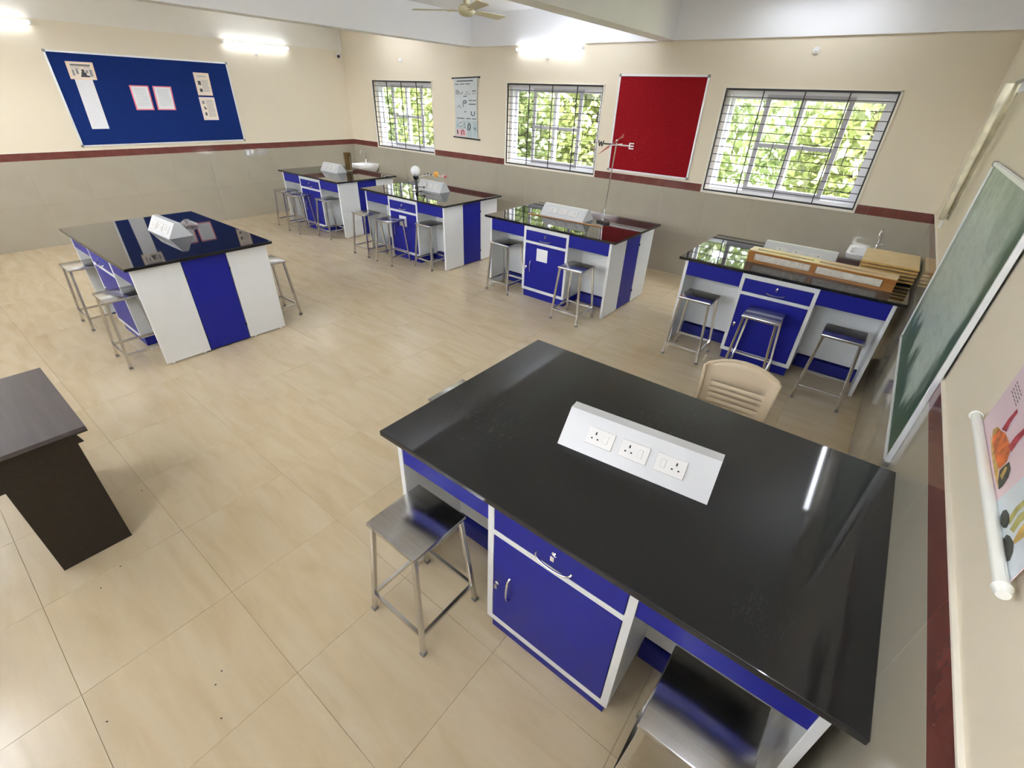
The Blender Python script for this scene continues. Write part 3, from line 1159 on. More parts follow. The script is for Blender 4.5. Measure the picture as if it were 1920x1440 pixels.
news = sheet('newspaper_cutting', [(-4.50, 2.35), (-4.19, 2.352), (-4.205, 2.142), (-4.508, 2.142)], XB + 0.0014, 'paper_orange', 'paper_cream',
             'newspaper cutting with grey picture at the top of the paper strip', marks=[
                 ('print_dark', [(0.14, 0.14, 0.88, 0.19), (0.14, 0.21, 0.86, 0.25)]),
                 ('print_grey', [(0.14, 0.45, 0.22, 0.8), (0.28, 0.4, 0.38, 0.7), (0.78, 0.42, 0.9, 0.82), (0.64, 0.45, 0.74, 0.62)] + lines(0.12, 0.5, 0.3, 0.42, 3) + lines(0.62, 0.9, 0.3, 0.4, 2)),
                 ('print_dark', [(0.50, 0.42, 0.60, 0.62), (0.46, 0.6, 0.66, 0.78), (0.42, 0.76, 0.76, 0.86)])])
sheet('paper_strip', [(-4.465, 2.15), (-4.262, 2.15), (-4.278, 1.527), (-4.49, 1.527)], XB, 'paper_white', None, 'long blank white paper strip hanging on the blue board')
sheet('paper_sheet', [(-3.838, 2.095), (-3.585, 2.095), (-3.602, 1.772), (-3.846, 1.768)], XB, 'paper_pink', 'paper_white', 'left one of the two red bordered pages on the blue board', marks=[('print_pale', lines(0.2, 0.85, 0.12, 0.85, 12))])
sheet('paper_sheet', [(-3.532, 2.095), (-3.272, 2.095), (-3.296, 1.772), (-3.556, 1.772)], XB, 'paper_pink', 'paper_white', 'right one of the two red bordered pages on the blue board', marks=[('print_pale', lines(0.2, 0.85, 0.12, 0.85, 12))])
sheet('paper_sheet', [(-2.890, 2.303), (-2.655, 2.300), (-2.668, 1.985), (-2.899, 1.985)], XB, 'paper_orange', 'paper_cream', 'upper printed page with orange edge at the right of the blue board', marks=[
    ('print_grey', lines(0.2, 0.8, 0.12, 0.22, 2) + lines(0.42, 0.88, 0.32, 0.86, 11)), ('print_dark', [(0.17, 0.36, 0.36, 0.54), (0.19, 0.70, 0.37, 0.84)])])
sheet('paper_sheet', [(-2.905, 1.962), (-2.662, 1.960), (-2.675, 1.629), (-2.913, 1.629)], XB, 'paper_pinkish', 'paper_cream', 'lower printed page at the right of the blue board', marks=[
    ('print_grey', lines(0.4, 0.9, 0.12, 0.88, 13) + [(0.14, 0.16, 0.3, 0.3)]), ('print_dark', [(0.2, 0.40, 0.27, 0.52), (0.27, 0.46, 0.34, 0.54), (0.18, 0.66, 0.30, 0.80)])])
sheet('laminated_sheet', [(-2.365, 1.158), (-2.178, 1.158), (-2.207, 1.036), (-2.384, 1.036)], 0.0006, 'clear_film', None, 'small shiny film label taped below the red border, left one', marks=[('paper_white', [(0.15, 0.2, 0.45, 0.8), (0.6, 0.15, 0.85, 0.6)])])
sheet('laminated_sheet', [(-2.152, 1.162), (-1.966, 1.160), (-1.99, 1.050), (-2.173, 1.050)], 0.0006, 'clear_film', None, 'small shiny film label taped below the red border, right one')


# paper notes on two bench doors
def door_note(x, y, label):
    return tag(MB().box(x - 0.078, x + 0.078, y - 0.0022, y - 0.0012, 0.485, 0.632).build('paper_note', 'paper_white'), label, 'paper')


door_note(BENCH['E'][0] - 0.035, BENCH['E'][1] - 0.552, 'white paper note on the blue door of the wind vane bench')
door_note(BENCH['D'][0] - 0.01, BENCH['D'][1] - 0.552, 'white paper note on the blue door of the globe lamp bench')


# ------------------------------------------------------------------ hanging wall chart between the windows
def make_chart():
    x0, x1, z0, z1 = 3.03, 3.665, 1.50, 2.385
    r = empty('wall_chart', ((x0 + x1) / 2, PL, z0), 0, 'narrow white printed wall chart with black rods between two windows', 'poster')
    w = (x1 - x0) / 2
    MB().cyl((-w, -0.012, 0), (w, -0.012, -0.012), 0.011, seg=10).build('bottom_rod', 'black_plastic', r, True)
    MB().cyl((-w, -0.012, 0.875), (w, -0.012, 0.899), 0.011, seg=10).build('top_rod', 'black_plastic', r, True)
    sw = w - 0.045
    bm = bmesh.new()
    rows = []
    for j in range(13):
        t = j / 12
        rows.append([bm.verts.new((u * (sw - 0.018 * math.sin(PI * t)), -0.016 - 0.022 * math.sin(PI * t) * (1 - u * u) - 0.004 * abs(u), 0.005 + 0.875 * t + 0.010 * t * u)) for u in [k / 5 - 1 for k in range(11)]])
    for a, b in zip(rows, rows[1:]):
        for i in range(10):
            bm.faces.new((a[i], a[i + 1], b[i + 1], b[i]))
    mb = MB()
    mb.bm.free()
    mb.bm = bm
    mb.build('sheet', 'chart_sheet', r, True)

    def P(u, v):
        """u 0..1 across, v 0..1 from the top"""
        t = 1 - v
        q = u * 2 - 1
        return Vector((q * (sw - 0.018 * math.sin(PI * t)), -0.018 - 0.022 * math.sin(PI * t) * (1 - q * q) - 0.004 * abs(q), 0.005 + 0.875 * t + 0.010 * t * q))

    def patch(mb, u0, v0, u1, v1, off=0.0008):
        vs = [mb.bm.verts.new(P(u, v) + Vector((0, -off, 0))) for u, v in ((u0, v0), (u1, v0), (u1, v1), (u0, v1))]
        mb.bm.faces.new(vs)
        return mb

    def stroke(mb, pts, off=0.0016, r_=0.006):
        return mb.tube([P(u, v) + Vector((0, -off, 0)) for u, v in pts], r_, 5)
    for material, rects in (
            ('print_pale', [(0.06, 0.31, 0.30, 0.49), (0.34, 0.31, 0.62, 0.49), (0.06, 0.52, 0.30, 0.64), (0.34, 0.52, 0.62, 0.64), (0.70, 0.50, 0.96, 0.65)]),
            ('print_teal', [(0.06, 0.705, 0.50, 0.85), (0.55, 0.705, 0.76, 0.985), (0.80, 0.705, 0.985, 0.985)]),
            ('print_pink', [(0.06, 0.855, 0.50, 0.985)])):
        mb = MB()
        for q in rects:
            patch(mb, *q)
        mb.build('printed_panel', material, r)['kind'] = 'stuff'
    mb = MB()
    for q in ((0.13, 0.035, 0.82, 0.052), (0.05, 0.088, 0.22, 0.1), (0.27, 0.088, 0.47, 0.1), (0.51, 0.088, 0.70, 0.1), (0.42, 0.285, 0.58, 0.298),
              (0.67, 0.355, 0.80, 0.37), (0.83, 0.355, 0.96, 0.37), (0.67, 0.415, 0.96, 0.43), (0.10, 0.66, 0.46, 0.673), (0.54, 0.66, 0.74, 0.673), (0.80, 0.66, 0.97, 0.673), (0.46, 0.545, 0.56, 0.558),
              (0.80, 0.20, 0.95, 0.215), (0.80, 0.245, 0.95, 0.252)):
        patch(mb, *q, off=0.0014)
    for a, b in ((0.09, 0.18), (0.15, 0.18), (0.21, 0.2)):
        patch(mb, a, b, a + 0.025, 0.26, off=0.0014)
    for cx, cy in ((0.30, 0.245), (0.36, 0.225), (0.52, 0.25), (0.57, 0.215), (0.66, 0.25), (0.14, 0.46), (0.22, 0.44), (0.26, 0.47), (0.12, 0.78), (0.2, 0.745), (0.28, 0.73), (0.33, 0.79), (0.42, 0.76), (0.24, 0.80), (0.44, 0.81), (0.88, 0.83), (0.92, 0.86)):
        patch(mb, cx, cy, cx + 0.05, cy + 0.014, off=0.0014)
    stroke(mb, [(0.50 + 0.075 * math.cos(t), 0.385 + 0.022 * math.sin(t)) for t in [k * 2 * PI / 12 for k in range(13)]])
    stroke(mb, [(0.40, 0.40), (0.42, 0.47)], r_=0.004)
    stroke(mb, [(0.77, 0.54), (0.78, 0.60), (0.84, 0.615), (0.90, 0.60), (0.91, 0.54)], r_=0.007)
    stroke(mb, [(0.60, 0.86), (0.62, 0.78), (0.67, 0.745), (0.72, 0.78), (0.70, 0.83), (0.64, 0.87)], r_=0.009)
    stroke(mb, [(0.86, 0.815), (0.94, 0.85)], r_=0.008)
    stroke(mb, [(0.11, 0.875), (0.13, 0.95)], r_=0.010)
    mb.build('print', 'print_dark', r)['kind'] = 'stuff'
    stroke(MB(), [(0.30, 0.955), (0.30, 0.89), (0.355, 0.868), (0.41, 0.89), (0.41, 0.955)], r_=0.009).build('red_print', 'print_red', r)
    return r


make_chart()


# ------------------------------------------------------------------ right wall: near poster, far curled chart
def make_poster():
    ya, yb, z0 = -5.185, -5.80, 1.475
    r = empty('wall_poster', (W + PL, (ya + yb) / 2, z0), 0, 'pink and pale blue picture poster on a white rod at the right edge', 'poster')
    h = (ya - yb) / 2
    RX = -0.028
    MB().cyl((RX, -h - 0.02, -0.022), (RX, h + 0.035, -0.022), 0.0115, seg=14).build('bottom_rod', 'rod_white', r, True)
    for q in (-1, 1):
        e = -h - 0.02 if q < 0 else h + 0.035
        MB().cyl((RX, e, -0.022), (RX, e + q * 0.018, -0.022), 0.015, 0.010, seg=14).build('rod_cap', 'rod_white', r, True)
    MB().cyl((RX, -h - 0.03, 0.90), (RX, h + 0.03, 0.90), 0.011, seg=14).build('top_rod', 'rod_white', r, True)
    MB().box(-0.0180, -0.0170, -h, h, -0.022, 0.90).build('sheet', 'poster_pink', r)
    xf = -0.0182

    def shape(mt, pts, k, name='print'):
        # u runs from the far edge towards the camera, v is up in metres
        mb = MB()
        mb.bm.faces.new([mb.bm.verts.new((xf - 0.0001 * k, h - u * 2 * h, v)) for u, v in pts])
        return mb.build(name, mt, r)
    shape('poster_blue', [(0.60, -0.02), (0.998, -0.02), (0.998, 0.89), (0.72, 0.89), (0.64, 0.075)], 0, 'printed_panel')
    shape('poster_ochre', [(0.176, 0.002), (0.30, 0.010), (0.40, 0.010), (0.50, 0.002), (0.55, -0.006), (0.46, -0.008), (0.30, -0.006)], 2)
    shape('poster_orange', [(0.161, 0.015), (0.19, 0.032), (0.233, 0.038), (0.29, 0.050), (0.348, 0.053), (0.40, 0.056), (0.433, 0.049), (0.462, 0.036), (0.459, 0.022), (0.45, 0.008), (0.348, 0.003), (0.257, 0.003), (0.20, 0.008)], 4)
    shape('poster_crimson', [(0.236, 0.042), (0.226, 0.07), (0.236, 0.102), (0.262, 0.100), (0.264, 0.072), (0.290, 0.054)], 6)
    shape('poster_crimson', [(0.39, 0.050), (0.385, 0.075), (0.402, 0.110), (0.437, 0.106), (0.430, 0.080), (0.442, 0.054)], 6)
    shape('poster_ochre', [(0.17, 0.012), (0.18, 0.030), (0.205, 0.034), (0.215, 0.018), (0.20, 0.008)], 7)
    shape('poster_dark', [(0.463, 0.010), (0.472, 0.030), (0.481, 0.043), (0.525, 0.042), (0.556, 0.030), (0.566, 0.010), (0.557, -0.004), (0.51, 0.000)], 5)
    shape('poster_ochre', [(0.494, 0.008), (0.481, 0.030), (0.500, 0.034), (0.515, 0.026), (0.53, 0.012)], 8)
    shape('poster_olive', [(0.748, 0.004), (0.735, 0.035), (0.746, 0.064), (0.772, 0.062), (0.765, 0.035), (0.782, 0.008)], 3)
    shape('poster_olive', [(0.800, 0.006), (0.782, 0.035), (0.792, 0.060), (0.830, 0.056), (0.822, 0.035), (0.832, 0.014)], 3)
    shape('poster_ochre', [(0.866, 0.006), (0.842, 0.030), (0.837, 0.055), (0.896, 0.050), (0.890, 0.030), (0.880, 0.012)], 3)
    shape('poster_dark', [(0.696, -0.012), (0.686, -0.002), (0.700, 0.008), (0.735, 0.013), (0.768, 0.010), (0.782, 0.000), (0.765, -0.010), (0.735, -0.015)], 6)
    shape('poster_dark', [(0.812, -0.016), (0.808, -0.004), (0.830, 0.004), (0.87, 0.010), (0.905, 0.004), (0.925, -0.008), (0.915, -0.018), (0.86, -0.020)], 6)
    mb = MB()
    for k in range(4):
        z = 0.122 - 0.0075 * k
        for i in range(4):
            u = 0.050 + 0.038 * i + 0.006 * k
            mb.bm.faces.new([mb.bm.verts.new((xf - 0.0004, h - a_ * 2 * h, b_)) for a_, b_ in ((u, z), (u + 0.03, z + 0.001), (u + 0.03, z + 0.003), (u, z + 0.002))])
    mb.build('handwriting', 'print_dark', r)['kind'] = 'stuff'
    return r


make_poster()


def make_curled_chart():
    r = empty('curled_chart', (W - 0.003, -1.95, 1.42), 0, 'narrow pale chart curled into a roll hanging beside the chalkboard', 'poster')
    mb = MB()
    bm = mb.bm
    rows = []
    n = 15
    for z, r0 in ((0.06, 0.030), (0.35, 0.034), (0.65, 0.037), (0.91, 0.042)):
        row = []
        for k in range(n):
            t = -0.5 * PI + 1.72 * PI * k / (n - 1)
            rr_ = r0 * (1 + 0.12 * k / n)
            row.append(bm.verts.new((-0.048 - rr_ * math.cos(t), rr_ * math.sin(t), z)))
        rows.append(row)
    for a, b in zip(rows, rows[1:]):
        for i in range(n - 1):
            bm.faces.new((a[i], a[i + 1], b[i + 1], b[i]))
    o = mb.build('sheet', 'poster_olive_pale', r, True)
    o.modifiers.new('thick', 'SOLIDIFY').thickness = 0.0015
    MB().cyl((-0.048, 0.012, 0.0), (-0.048, 0.010, 0.10), 0.013, seg=14).build('bottom_rod', 'rod_white', r, True)
    MB().cyl((-0.048, 0.012, -0.001), (-0.048, 0.012, 0.0), 0.0085, seg=12).build('rod_hole', 'black_hole', r)
    MB().cyl((-0.030, 0.06, 0.92), (-0.030, -0.50, 0.92), 0.009, seg=12).build('top_rod', 'grey_plastic', r, True)
    MB().box(-0.012, 0.0, -0.48, 0.0, 0.86, 0.92).build('top_strip', 'paper_white', r)
    return r


mat('poster_olive_pale', (0.74, 0.69, 0.52), 0.2, vary=0.25, vscale=9)
make_curled_chart()


# ------------------------------------------------------------------ things on the benches
ZT = 0.90
# bench B: clear wrapper behind the power box
q = random.Random(5)
mb = MB()
vs = [[mb.bm.verts.new((0.035 * i - 0.12 + q.uniform(-.01, .01), 0.03 * j - 0.06 + q.uniform(-.01, .01), 0.004 + q.random() * 0.05 * (0.4 + math.sin(PI * i / 7) * math.sin(PI * j / 4)))) for i in range(8)] for j in range(5)]
for j in range(4):
    for i in range(7):
        mb.bm.faces.new((vs[j][i], vs[j][i + 1], vs[j + 1][i + 1], vs[j + 1][i]))
o = mb.build('plastic_wrapper', 'clear_film', None, loc=(3.98, -4.94, ZT))
tag(o, 'crumpled clear plastic wrapper behind the power box below the blue board', 'wrapper')

# bench C: brown cylinder
r = empty('metal_cylinder', (1.70, -1.37, ZT), 0, 'tall brown metal cylinder standing by the far corner power box', 'container')
MB().lathe([(0.0, 0.012), (0.052, 0.012), (0.054, 0.05), (0.066, 0.29), (0.068, 0.295), (0.062, 0.295), (0.055, 0.2), (0.0, 0.19)], seg=28).build('body', 'brass_dark', r, True)
MB().lathe([(0.0, 0.0), (0.060, 0.0), (0.062, 0.012), (0.055, 0.018), (0.0, 0.018)], seg=28).build('foot_ring', 'brass_rim', r, True)
MB().box(0.052, 0.066, -0.004, 0.004, 0.03, 0.24).build('scale_strip', 'brass_rim', r)


# bench D: planet model with globe lamp
def make_orrery():
    r = empty('planet_model', (3.99, -1.80, ZT), 0, 'planet model with a white globe lamp and small planet balls on arms', 'model')
    MB().lathe([(0.0, 0.0), (0.082, 0.0), (0.084, 0.008), (0.070, 0.016), (0.03, 0.022), (0.0, 0.024)], seg=28).build('base', 'chrome', r, True)
    MB().lathe([(0.0, 0.02), (0.024, 0.02), (0.028, 0.05), (0.018, 0.065), (0.013, 0.10), (0.013, 0.155), (0.0, 0.156)], seg=16).build('stem', 'black_plastic', r, True)
    MB().lathe([(0.0, 0.15), (0.030, 0.15), (0.044, 0.185), (0.046, 0.20), (0.0, 0.205)], seg=20).build('collar', 'black_plastic', r, True)
    MB().ball((0, 0, 0.272), 0.071, 4).build('globe', 'globe_glass', r, True)
    MB().tube([(0.02, 0.0, 0.06), (0.13, 0.02, 0.062)], 0.005, 8).ball((0.14, 0.02, 0.062), 0.014, 2).build('counter_arm', 'iron_dark', r, True)
    z = 0.222
    MB().tube([(0.03, 0.03, 0.19), (0.12, 0.12, z), (0.24, 0.18, z + 0.005), (0.41, 0.205, z - 0.012)], 0.004, 8).build('planet_arm', 'aluminium', r, True)
    for (x, y, zz, rad, mt) in ((0.085, 0.10, z + 0.004, 0.011, 'grey_ball'), (0.125, 0.125, z + 0.012, 0.014, 'grey_ball'), (0.17, 0.15, z + 0.004, 0.012, 'iron_dark'),
                                (0.235, 0.185, z + 0.012, 0.042, 'orange_ball'), (0.335, 0.20, z - 0.005, 0.014, 'pink_ball'), (0.365, 0.205, z + 0.014, 0.010, 'paper_white'),
                                (0.405, 0.207, z - 0.006, 0.019, 'red_ball'), (0.425, 0.20, z + 0.018, 0.011, 'pink_ball')):
        MB().ball((x, y, zz), rad, 2).build('planet', mt, r, True)
    return r


make_orrery()

# bench E: wooden rule and wind vane on a stand
r = empty('wooden_rule', (6.62, -1.807, ZT), 0.052, 'long brown wooden rule lying before the power box on the wind vane bench', 'ruler')
MB().box(-0.50, 0.50, -0.013, 0.013, 0, 0.008, bev=0.0015).build('rule_body', 'varnished_wood', r)
for s in (-1, 1):
    MB().box(*sorted((s * 0.50, s * 0.512)), -0.013, 0.013, 0, 0.0085, bev=0.0015).build('end_cap', 'brass_rim', r)


def make_vane():
    r = empty('wind_vane', (7.02, -1.535, ZT), 0, 'wind vane stand with lettered direction arms on a tall thin pole', 'instrument')
    MB().prism([(-0.085, -0.035), (0.06, -0.06), (0.085, -0.02), (0.05, 0.055), (-0.04, 0.06)], 0, 0.020, 'z').build('base', 'iron_dark', r)
    MB().lathe([(0.0, 0.018), (0.016, 0.018), (0.013, 0.04), (0.0, 0.042)], (-0.02, 0.0, 0), 12).build('pole_socket', 'chrome', r, True)
    H = 0.855
    MB().tube([(-0.02, 0, 0.02), (0.02, 0.0, H)], 0.0062, 10).build('pole', 'steel_bright', r, True)
    cx = 0.02
    # cross arms along x (W-E) and y (N-S)
    for s, mt in ((-1, 'iron_dark'), (1, 'aluminium')):
        arm = MB().cyl((cx, 0, H - 0.02), (cx + s * 0.155, 0, H - 0.02), 0.0075, seg=8).build('direction_arm', mt, r)
        lt = MB()
        if s < 0:
            ox = cx - 0.192
            pts = [(-0.032, 0.028), (-0.016, -0.028), (0, 0.02), (0.016, -0.028), (0.032, 0.028)]
            for p, q_ in zip(pts, pts[1:]):
                lt.bar((ox + p[0], 0, H - 0.02 + p[1]), (ox + q_[0], 0, H - 0.02 + q_[1]), 0.011, 0.008, up=(0, 1, 0))
        else:
            ox = cx + 0.180
            lt.bar((ox - 0.02, 0, H - 0.05), (ox - 0.02, 0, H + 0.01), 0.011, 0.008, up=(0, 1, 0))
            for dz in (-0.045, -0.02, 0.005):
                lt.bar((ox - 0.02, 0, H + dz), (ox + 0.026, 0, H + dz), 0.010, 0.008, up=(0, 1, 0))
        lt.build('letter_W' if s < 0 else 'letter_E', mt, arm)
    for s in (-1, 1):
        MB().cyl((cx, 0, H - 0.02), (cx, s * 0.14, H - 0.02), 0.006, seg=8).build('direction_arm', 'aluminium', r)
    # arrow turning freely above
    d = Vector((0.55, 0.42, 0.52)).normalized()
    n_ = Vector((d.y, -d.x, 0)).normalized()
    c0 = Vector((cx, 0, H + 0.02))
    MB().tube([c0 - d * 0.15, c0 + d * 0.08], 0.006, 8).build('arrow_shaft', 'red_paint', r, True)
    tail = MB()
    a, b = c0 + d * 0.02, c0 + d * 0.085
    P = [a, b + Vector((0, 0, 0.022)), b - Vector((0, 0, 0.022))]
    v0 = [tail.bm.verts.new(p + n_ * 0.002) for p in P]
    v1 = [tail.bm.verts.new(p - n_ * 0.002) for p in P]
    tail.bm.faces.new(v0)
    tail.bm.faces.new(v1)
    for i in range(3):
        tail.bm.faces.new((v0[i], v1[i], v1[(i + 1) % 3], v0[(i + 1) % 3]))
    tail.build('arrow_tail', 'red_paint', r)
    MB().cyl(c0 - d * 0.10, c0 - d * 0.24, 0.012, 0.001, seg=10).build('arrow_head', 'red_paint', r)
    MB().ball((cx, 0, H + 0.02), 0.013, 2).build('pivot', 'steel_bright', r, True)
    return r


make_vane()


# bench F: long wooden frame box with white stuffing, stack of drawing boards
def make_frame_box():
    r = empty('wooden_frame_box', (9.345, -1.895, ZT), -0.052, 'long orange brown wooden frame box filled with crumpled white paper', 'box')
    L, D, H = 0.575, 0.085, 0.102
    f = MB()
    y0, y1 = -D, -D + 0.016
    f.box(-L, L, y0, y1, 0.0, 0.022)
    f.box(-L, L, y0, y1, H - 0.018, H)
    f.box(-L, -L + 0.058, y0, y1, 0.022, H - 0.018)
    f.box(L - 0.085, L, y0, y1, 0.022, H - 0.018)
    f.box(-0.045, 0.0, y0, y1, 0.022, H - 0.018)
    f.build('front_frame', 'varnished_wood', r)
    MB().box(-L, L, D - 0.016, D, 0, H).build('back_rail', 'varnished_wood', r)
    for s in (-1, 1):
        MB().box(*sorted((s * L, s * (L - 0.016))), -D + 0.016, D - 0.016, 0, H).build('end_board', 'varnished_wood', r)
    t = MB()
    t.box(-L, L, -D, -D + 0.05, H, H + 0.008)
    t.box(-L, L, D - 0.075, D, H, H + 0.008)
    for a, b in ((-L, -L + 0.06), (-0.045, 0.0), (L - 0.085, L)):
        t.box(a, b, -D + 0.05, D - 0.075, H, H + 0.008)
    t.build('top_board', 'varnished_pale', r)
    MB().box(-L + 0.016, L - 0.016, -D + 0.016, D - 0.016, 0, 0.006).build('bottom_board', 'varnished_wood', r)
    q_ = random.Random(3)
    for a, b in ((-L + 0.06, -0.048), (0.003, L - 0.09)):
        mb = MB()
        nx, nz = 26, 5
        g = [[mb.bm.verts.new((a + (b - a) * i / nx, -D - 0.002 + q_.uniform(0, 0.016) + 0.014 * abs(2 * k / nz - 1) ** 3, 0.012 + (H - 0.022) * k / nz + q_.uniform(-0.007, 0.007))) for i in range(nx + 1)] for k in range(nz + 1)]
        for k in range(nz):
            for i in range(nx):
                mb.bm.faces.new((g[k][i], g[k][i + 1], g[k + 1][i + 1], g[k + 1][i]))
        for i in range(nx):
            pass
        mb.build('paper_filling', 'crumpled_paper', r, True)
    return r


make_frame_box()


def make_board():
    r = empty('drawing_board')
    p = MB().box(-0.205, 0.205, -0.275, 0.275, 0.014, 0.0288).build('panel', 'wood_pale', r)
    p.data.materials.append(MATS['wood_edge'])
    for f in p.data.polygons:
        if abs(f.normal.z) < 0.5:
            f.material_index = 1
    for yy in (-0.16, 0.16):
        MB().box(-0.15, 0.15, yy - 0.02, yy + 0.02, 0, 0.014).build('batten', 'wood_edge', r)
    return r


words = ('bottom pale drawing board of the stack in the right corner', 'second drawing board from the bottom of the corner stack',
         'middle drawing board of the five in the corner stack', 'drawing board just under the top one of the corner stack',
         'topmost pale wooden drawing board of the stack near the chalkboard')
db0 = make_board()
for i, lb in enumerate(words):
    b = db0 if i == 0 else copy_tree(db0)
    b.location = (9.835 + (0.002, -0.003, 0.002, 0.0, -0.002)[i], -1.425 + (0.004, -0.004, 0.0, 0.003, -0.004)[i], ZT + 0.0289 * i)
    tag(b, lb, 'board', 'stacked drawing boards')


# ------------------------------------------------------------------ wash basins with taps
def make_basin(w, label, group='wash basins with swan neck taps'):
    r = empty('wash_basin', (0, 0, 0.0), 0, label, 'sink', group)
    d0, d1, z = -0.50, 0.0, 0.835
    ow, iw = w / 2, w / 2 - 0.035
    mb = MB()
    bm = mb.bm

    def ring(hw, y0, y1, zz, c=0.05, n=4):
        pts = []
        for cx, cy, a0 in ((hw - c, y1 - c, 0), (-hw + c, y1 - c, PI / 2), (-hw + c, y0 + c, PI), (hw - c, y0 + c, 1.5 * PI)):
            for k in range(n + 1):
                t = a0 + PI / 2 * k / n
                pts.append(bm.verts.new((cx + c * math.cos(t), cy + c * math.sin(t), zz)))
        return pts
    rings = [ring(ow * 0.55, -0.36, -0.05, z - 0.20), ring(ow * 0.92, d0 + 0.03, -0.005, z - 0.07), ring(ow, d0, d1 - 0.001, z - 0.02), ring(ow, d0, d1 - 0.001, z),
             ring(iw, d0 + 0.035, -0.12, z, 0.06), ring(iw - 0.02, d0 + 0.06, -0.14, z - 0.09, 0.06), ring(iw * 0.6, d0 + 0.13, -0.20, z - 0.13, 0.06)]
    n = len(rings[0])
    for a, b in zip(rings, rings[1:]):
        for k in range(n):
            bm.faces.new((a[k], a[(k + 1) % n], b[(k + 1) % n], b[k]))
    bm.faces.new(rings[0])
    bm.faces.new(rings[-1])
    mb.build('bowl', 'ceramic', r, True)
    MB().lathe([(0, 0), (0.09, 0), (0.075, 0.30), (0.09, 0.66), (0, 0.66)], (0, -0.16, 0), 18).build('pedestal', 'ceramic', r, True)
    return r


def make_tap(loc, label, H=0.24):
    r = empty('tap', loc, 0, label, 'tap')
    MB().lathe([(0, 0), (0.024, 0), (0.022, 0.02), (0.015, 0.03), (0.014, 0.07), (0, 0.072)], seg=14).build('tap_body', 'chrome', r, True)
    pts = [(0, 0, 0.06), (0, 0, H - 0.06)] + [(-0.02 * (1 - math.cos(t)) / 2, -0.055 * (1 - math.cos(t)), H - 0.06 + 0.055 * math.sin(t)) for t in [k * PI / 9 for k in range(1, 10)]] + [(-0.02, -0.112, H - 0.085)]
    MB().tube(pts, 0.0095, 10).build('spout', 'chrome', r, True)
    MB().bar((0, 0, 0.055), (0.05, -0.01, 0.075), 0.009).build('tap_handle', 'chrome', r)
    return r


b1 = make_basin(0.44, 'white wash basin in the far left corner behind the brown cylinder')
b1.location = (0.60, 0, 0)
b2 = make_basin(0.44, 'white wash basin in the right corner behind the drawing boards')
b2.location = (9.675, 0, -0.015)
for ch in b2.children:
    if ch.name.startswith('pedestal'):
        ch.location.z = 0.015
make_tap((0.45, -0.075, 0.835), 'chrome swan neck tap in the far left corner')
make_tap((9.70, -0.075, 0.82), 'chrome swan neck tap in the right corner behind the boards', 0.235)


# ------------------------------------------------------------------ lamps, camera, fan, wall caps
def tube_lamp(loc, rz, label, light='tube_light'):
    r = empty('tube_light', loc, rz, label, 'lamp', 'tube lights high on the walls')     # local: along x, sticks out towards -y
    MB().box(-0.57, 0.57, -0.030, 0.0, -0.016, 0.018, bev=0.002).build('batten', 'white_plastic', r)
    MB().box(-0.560, 0.560, -0.062, -0.030, -0.022, 0.016, bev=0.010).build('diffuser', light, r)
    for s in (-1, 1):
        MB().box(*sorted((s * 0.560, s * 0.578)), -0.064, 0.0, -0.024, 0.018, bev=0.003).build('end_cap', 'white_plastic', r)
    return r


tube_lamp((0.004, -1.74, 2.752), PI / 2, 'lit tube light above the right end of the blue board')
tube_lamp((0.004, -5.28, 2.752), PI / 2, 'lit tube light at the left edge of the photo above the blue board')
tube_lamp((5.003, PL - 0.004, 2.752), 0, 'lit tube light on the window wall above the middle window')
tube_lamp((W - 0.002, -2.35, 2.62), -PI / 2, 'lit tube light on the right wall above the chalkboard')
tube_lamp((W - 0.002, -6.6, 2.62), -PI / 2, 'added unseen fill tube on the right wall beside the camera', 'fill_tube')  # added out of view to brighten the near right side
tube_lamp((1.9, YB + 0.002, 2.94), PI, 'added unseen fill tube at the left of the wall behind the camera', 'fill_tube_rear')  # this and the next two: added behind the camera as fill
tube_lamp((5.1, YB + 0.002, 2.94), PI, 'added unseen fill tube at the middle of the wall behind the camera', 'fill_tube_rear')
tube_lamp((8.3, YB + 0.002, 2.94), PI, 'added unseen fill tube at the right of the wall behind the camera', 'fill_tube_rear')

for bx, nm in ((3.29, 'left'), (6.655, 'right')):
    for y, wh in ((-1.6, 'window end'), (-4.1, 'middle')) :
        tube_lamp((bx - 0.001, y, 2.98), -PI / 2, 'added unseen fill tube on the hidden side of the %s beam, %s' % (nm, wh), 'fill_tube')  # added where the beams hide them, to fill the bays with light
for x, y, wh in ((8.45, -0.45, 'over the right hand window'), (5.75, -0.45, 'over the middle window'), (1.75, -0.45, 'over the far left window')):
    r = empty('fill_light_panel', (x, y, ZC - 0.001), 0, 'added unseen ceiling fill light, ' + wh, 'lamp', 'added ceiling fill lights along the windows')  # added above the view to brighten the window wall
    MB().box(-0.60, 0.60, -0.17, 0.17, -0.05, 0.0, bev=0.004).build('housing', 'white_plastic', r)
    MB().box(-0.58, 0.58, -0.15, 0.15, -0.054, -0.0495).build('diffuser', 'fill_panel_glow', r)
tube_lamp((0.004, -7.6, 2.752), PI / 2, 'added unseen fill tube on the left wall near the rear', 'fill_tube')  # added out of view as fill for the near left side


def wall_cap(loc, rz, label):
    r = empty('cable_outlet', loc, rz, label, 'outlet', 'small round outlets high on the walls')
    MB().cyl((0, 0, 0), (0, -0.012, 0), 0.036, 0.032, seg=18).build('cap_plate', 'white_plastic', r)
    MB().cyl((0, -0.012, 0), (0, -0.034, -0.006), 0.013, 0.010, seg=12).build('cap_hook', 'rod_white', r)
    return r


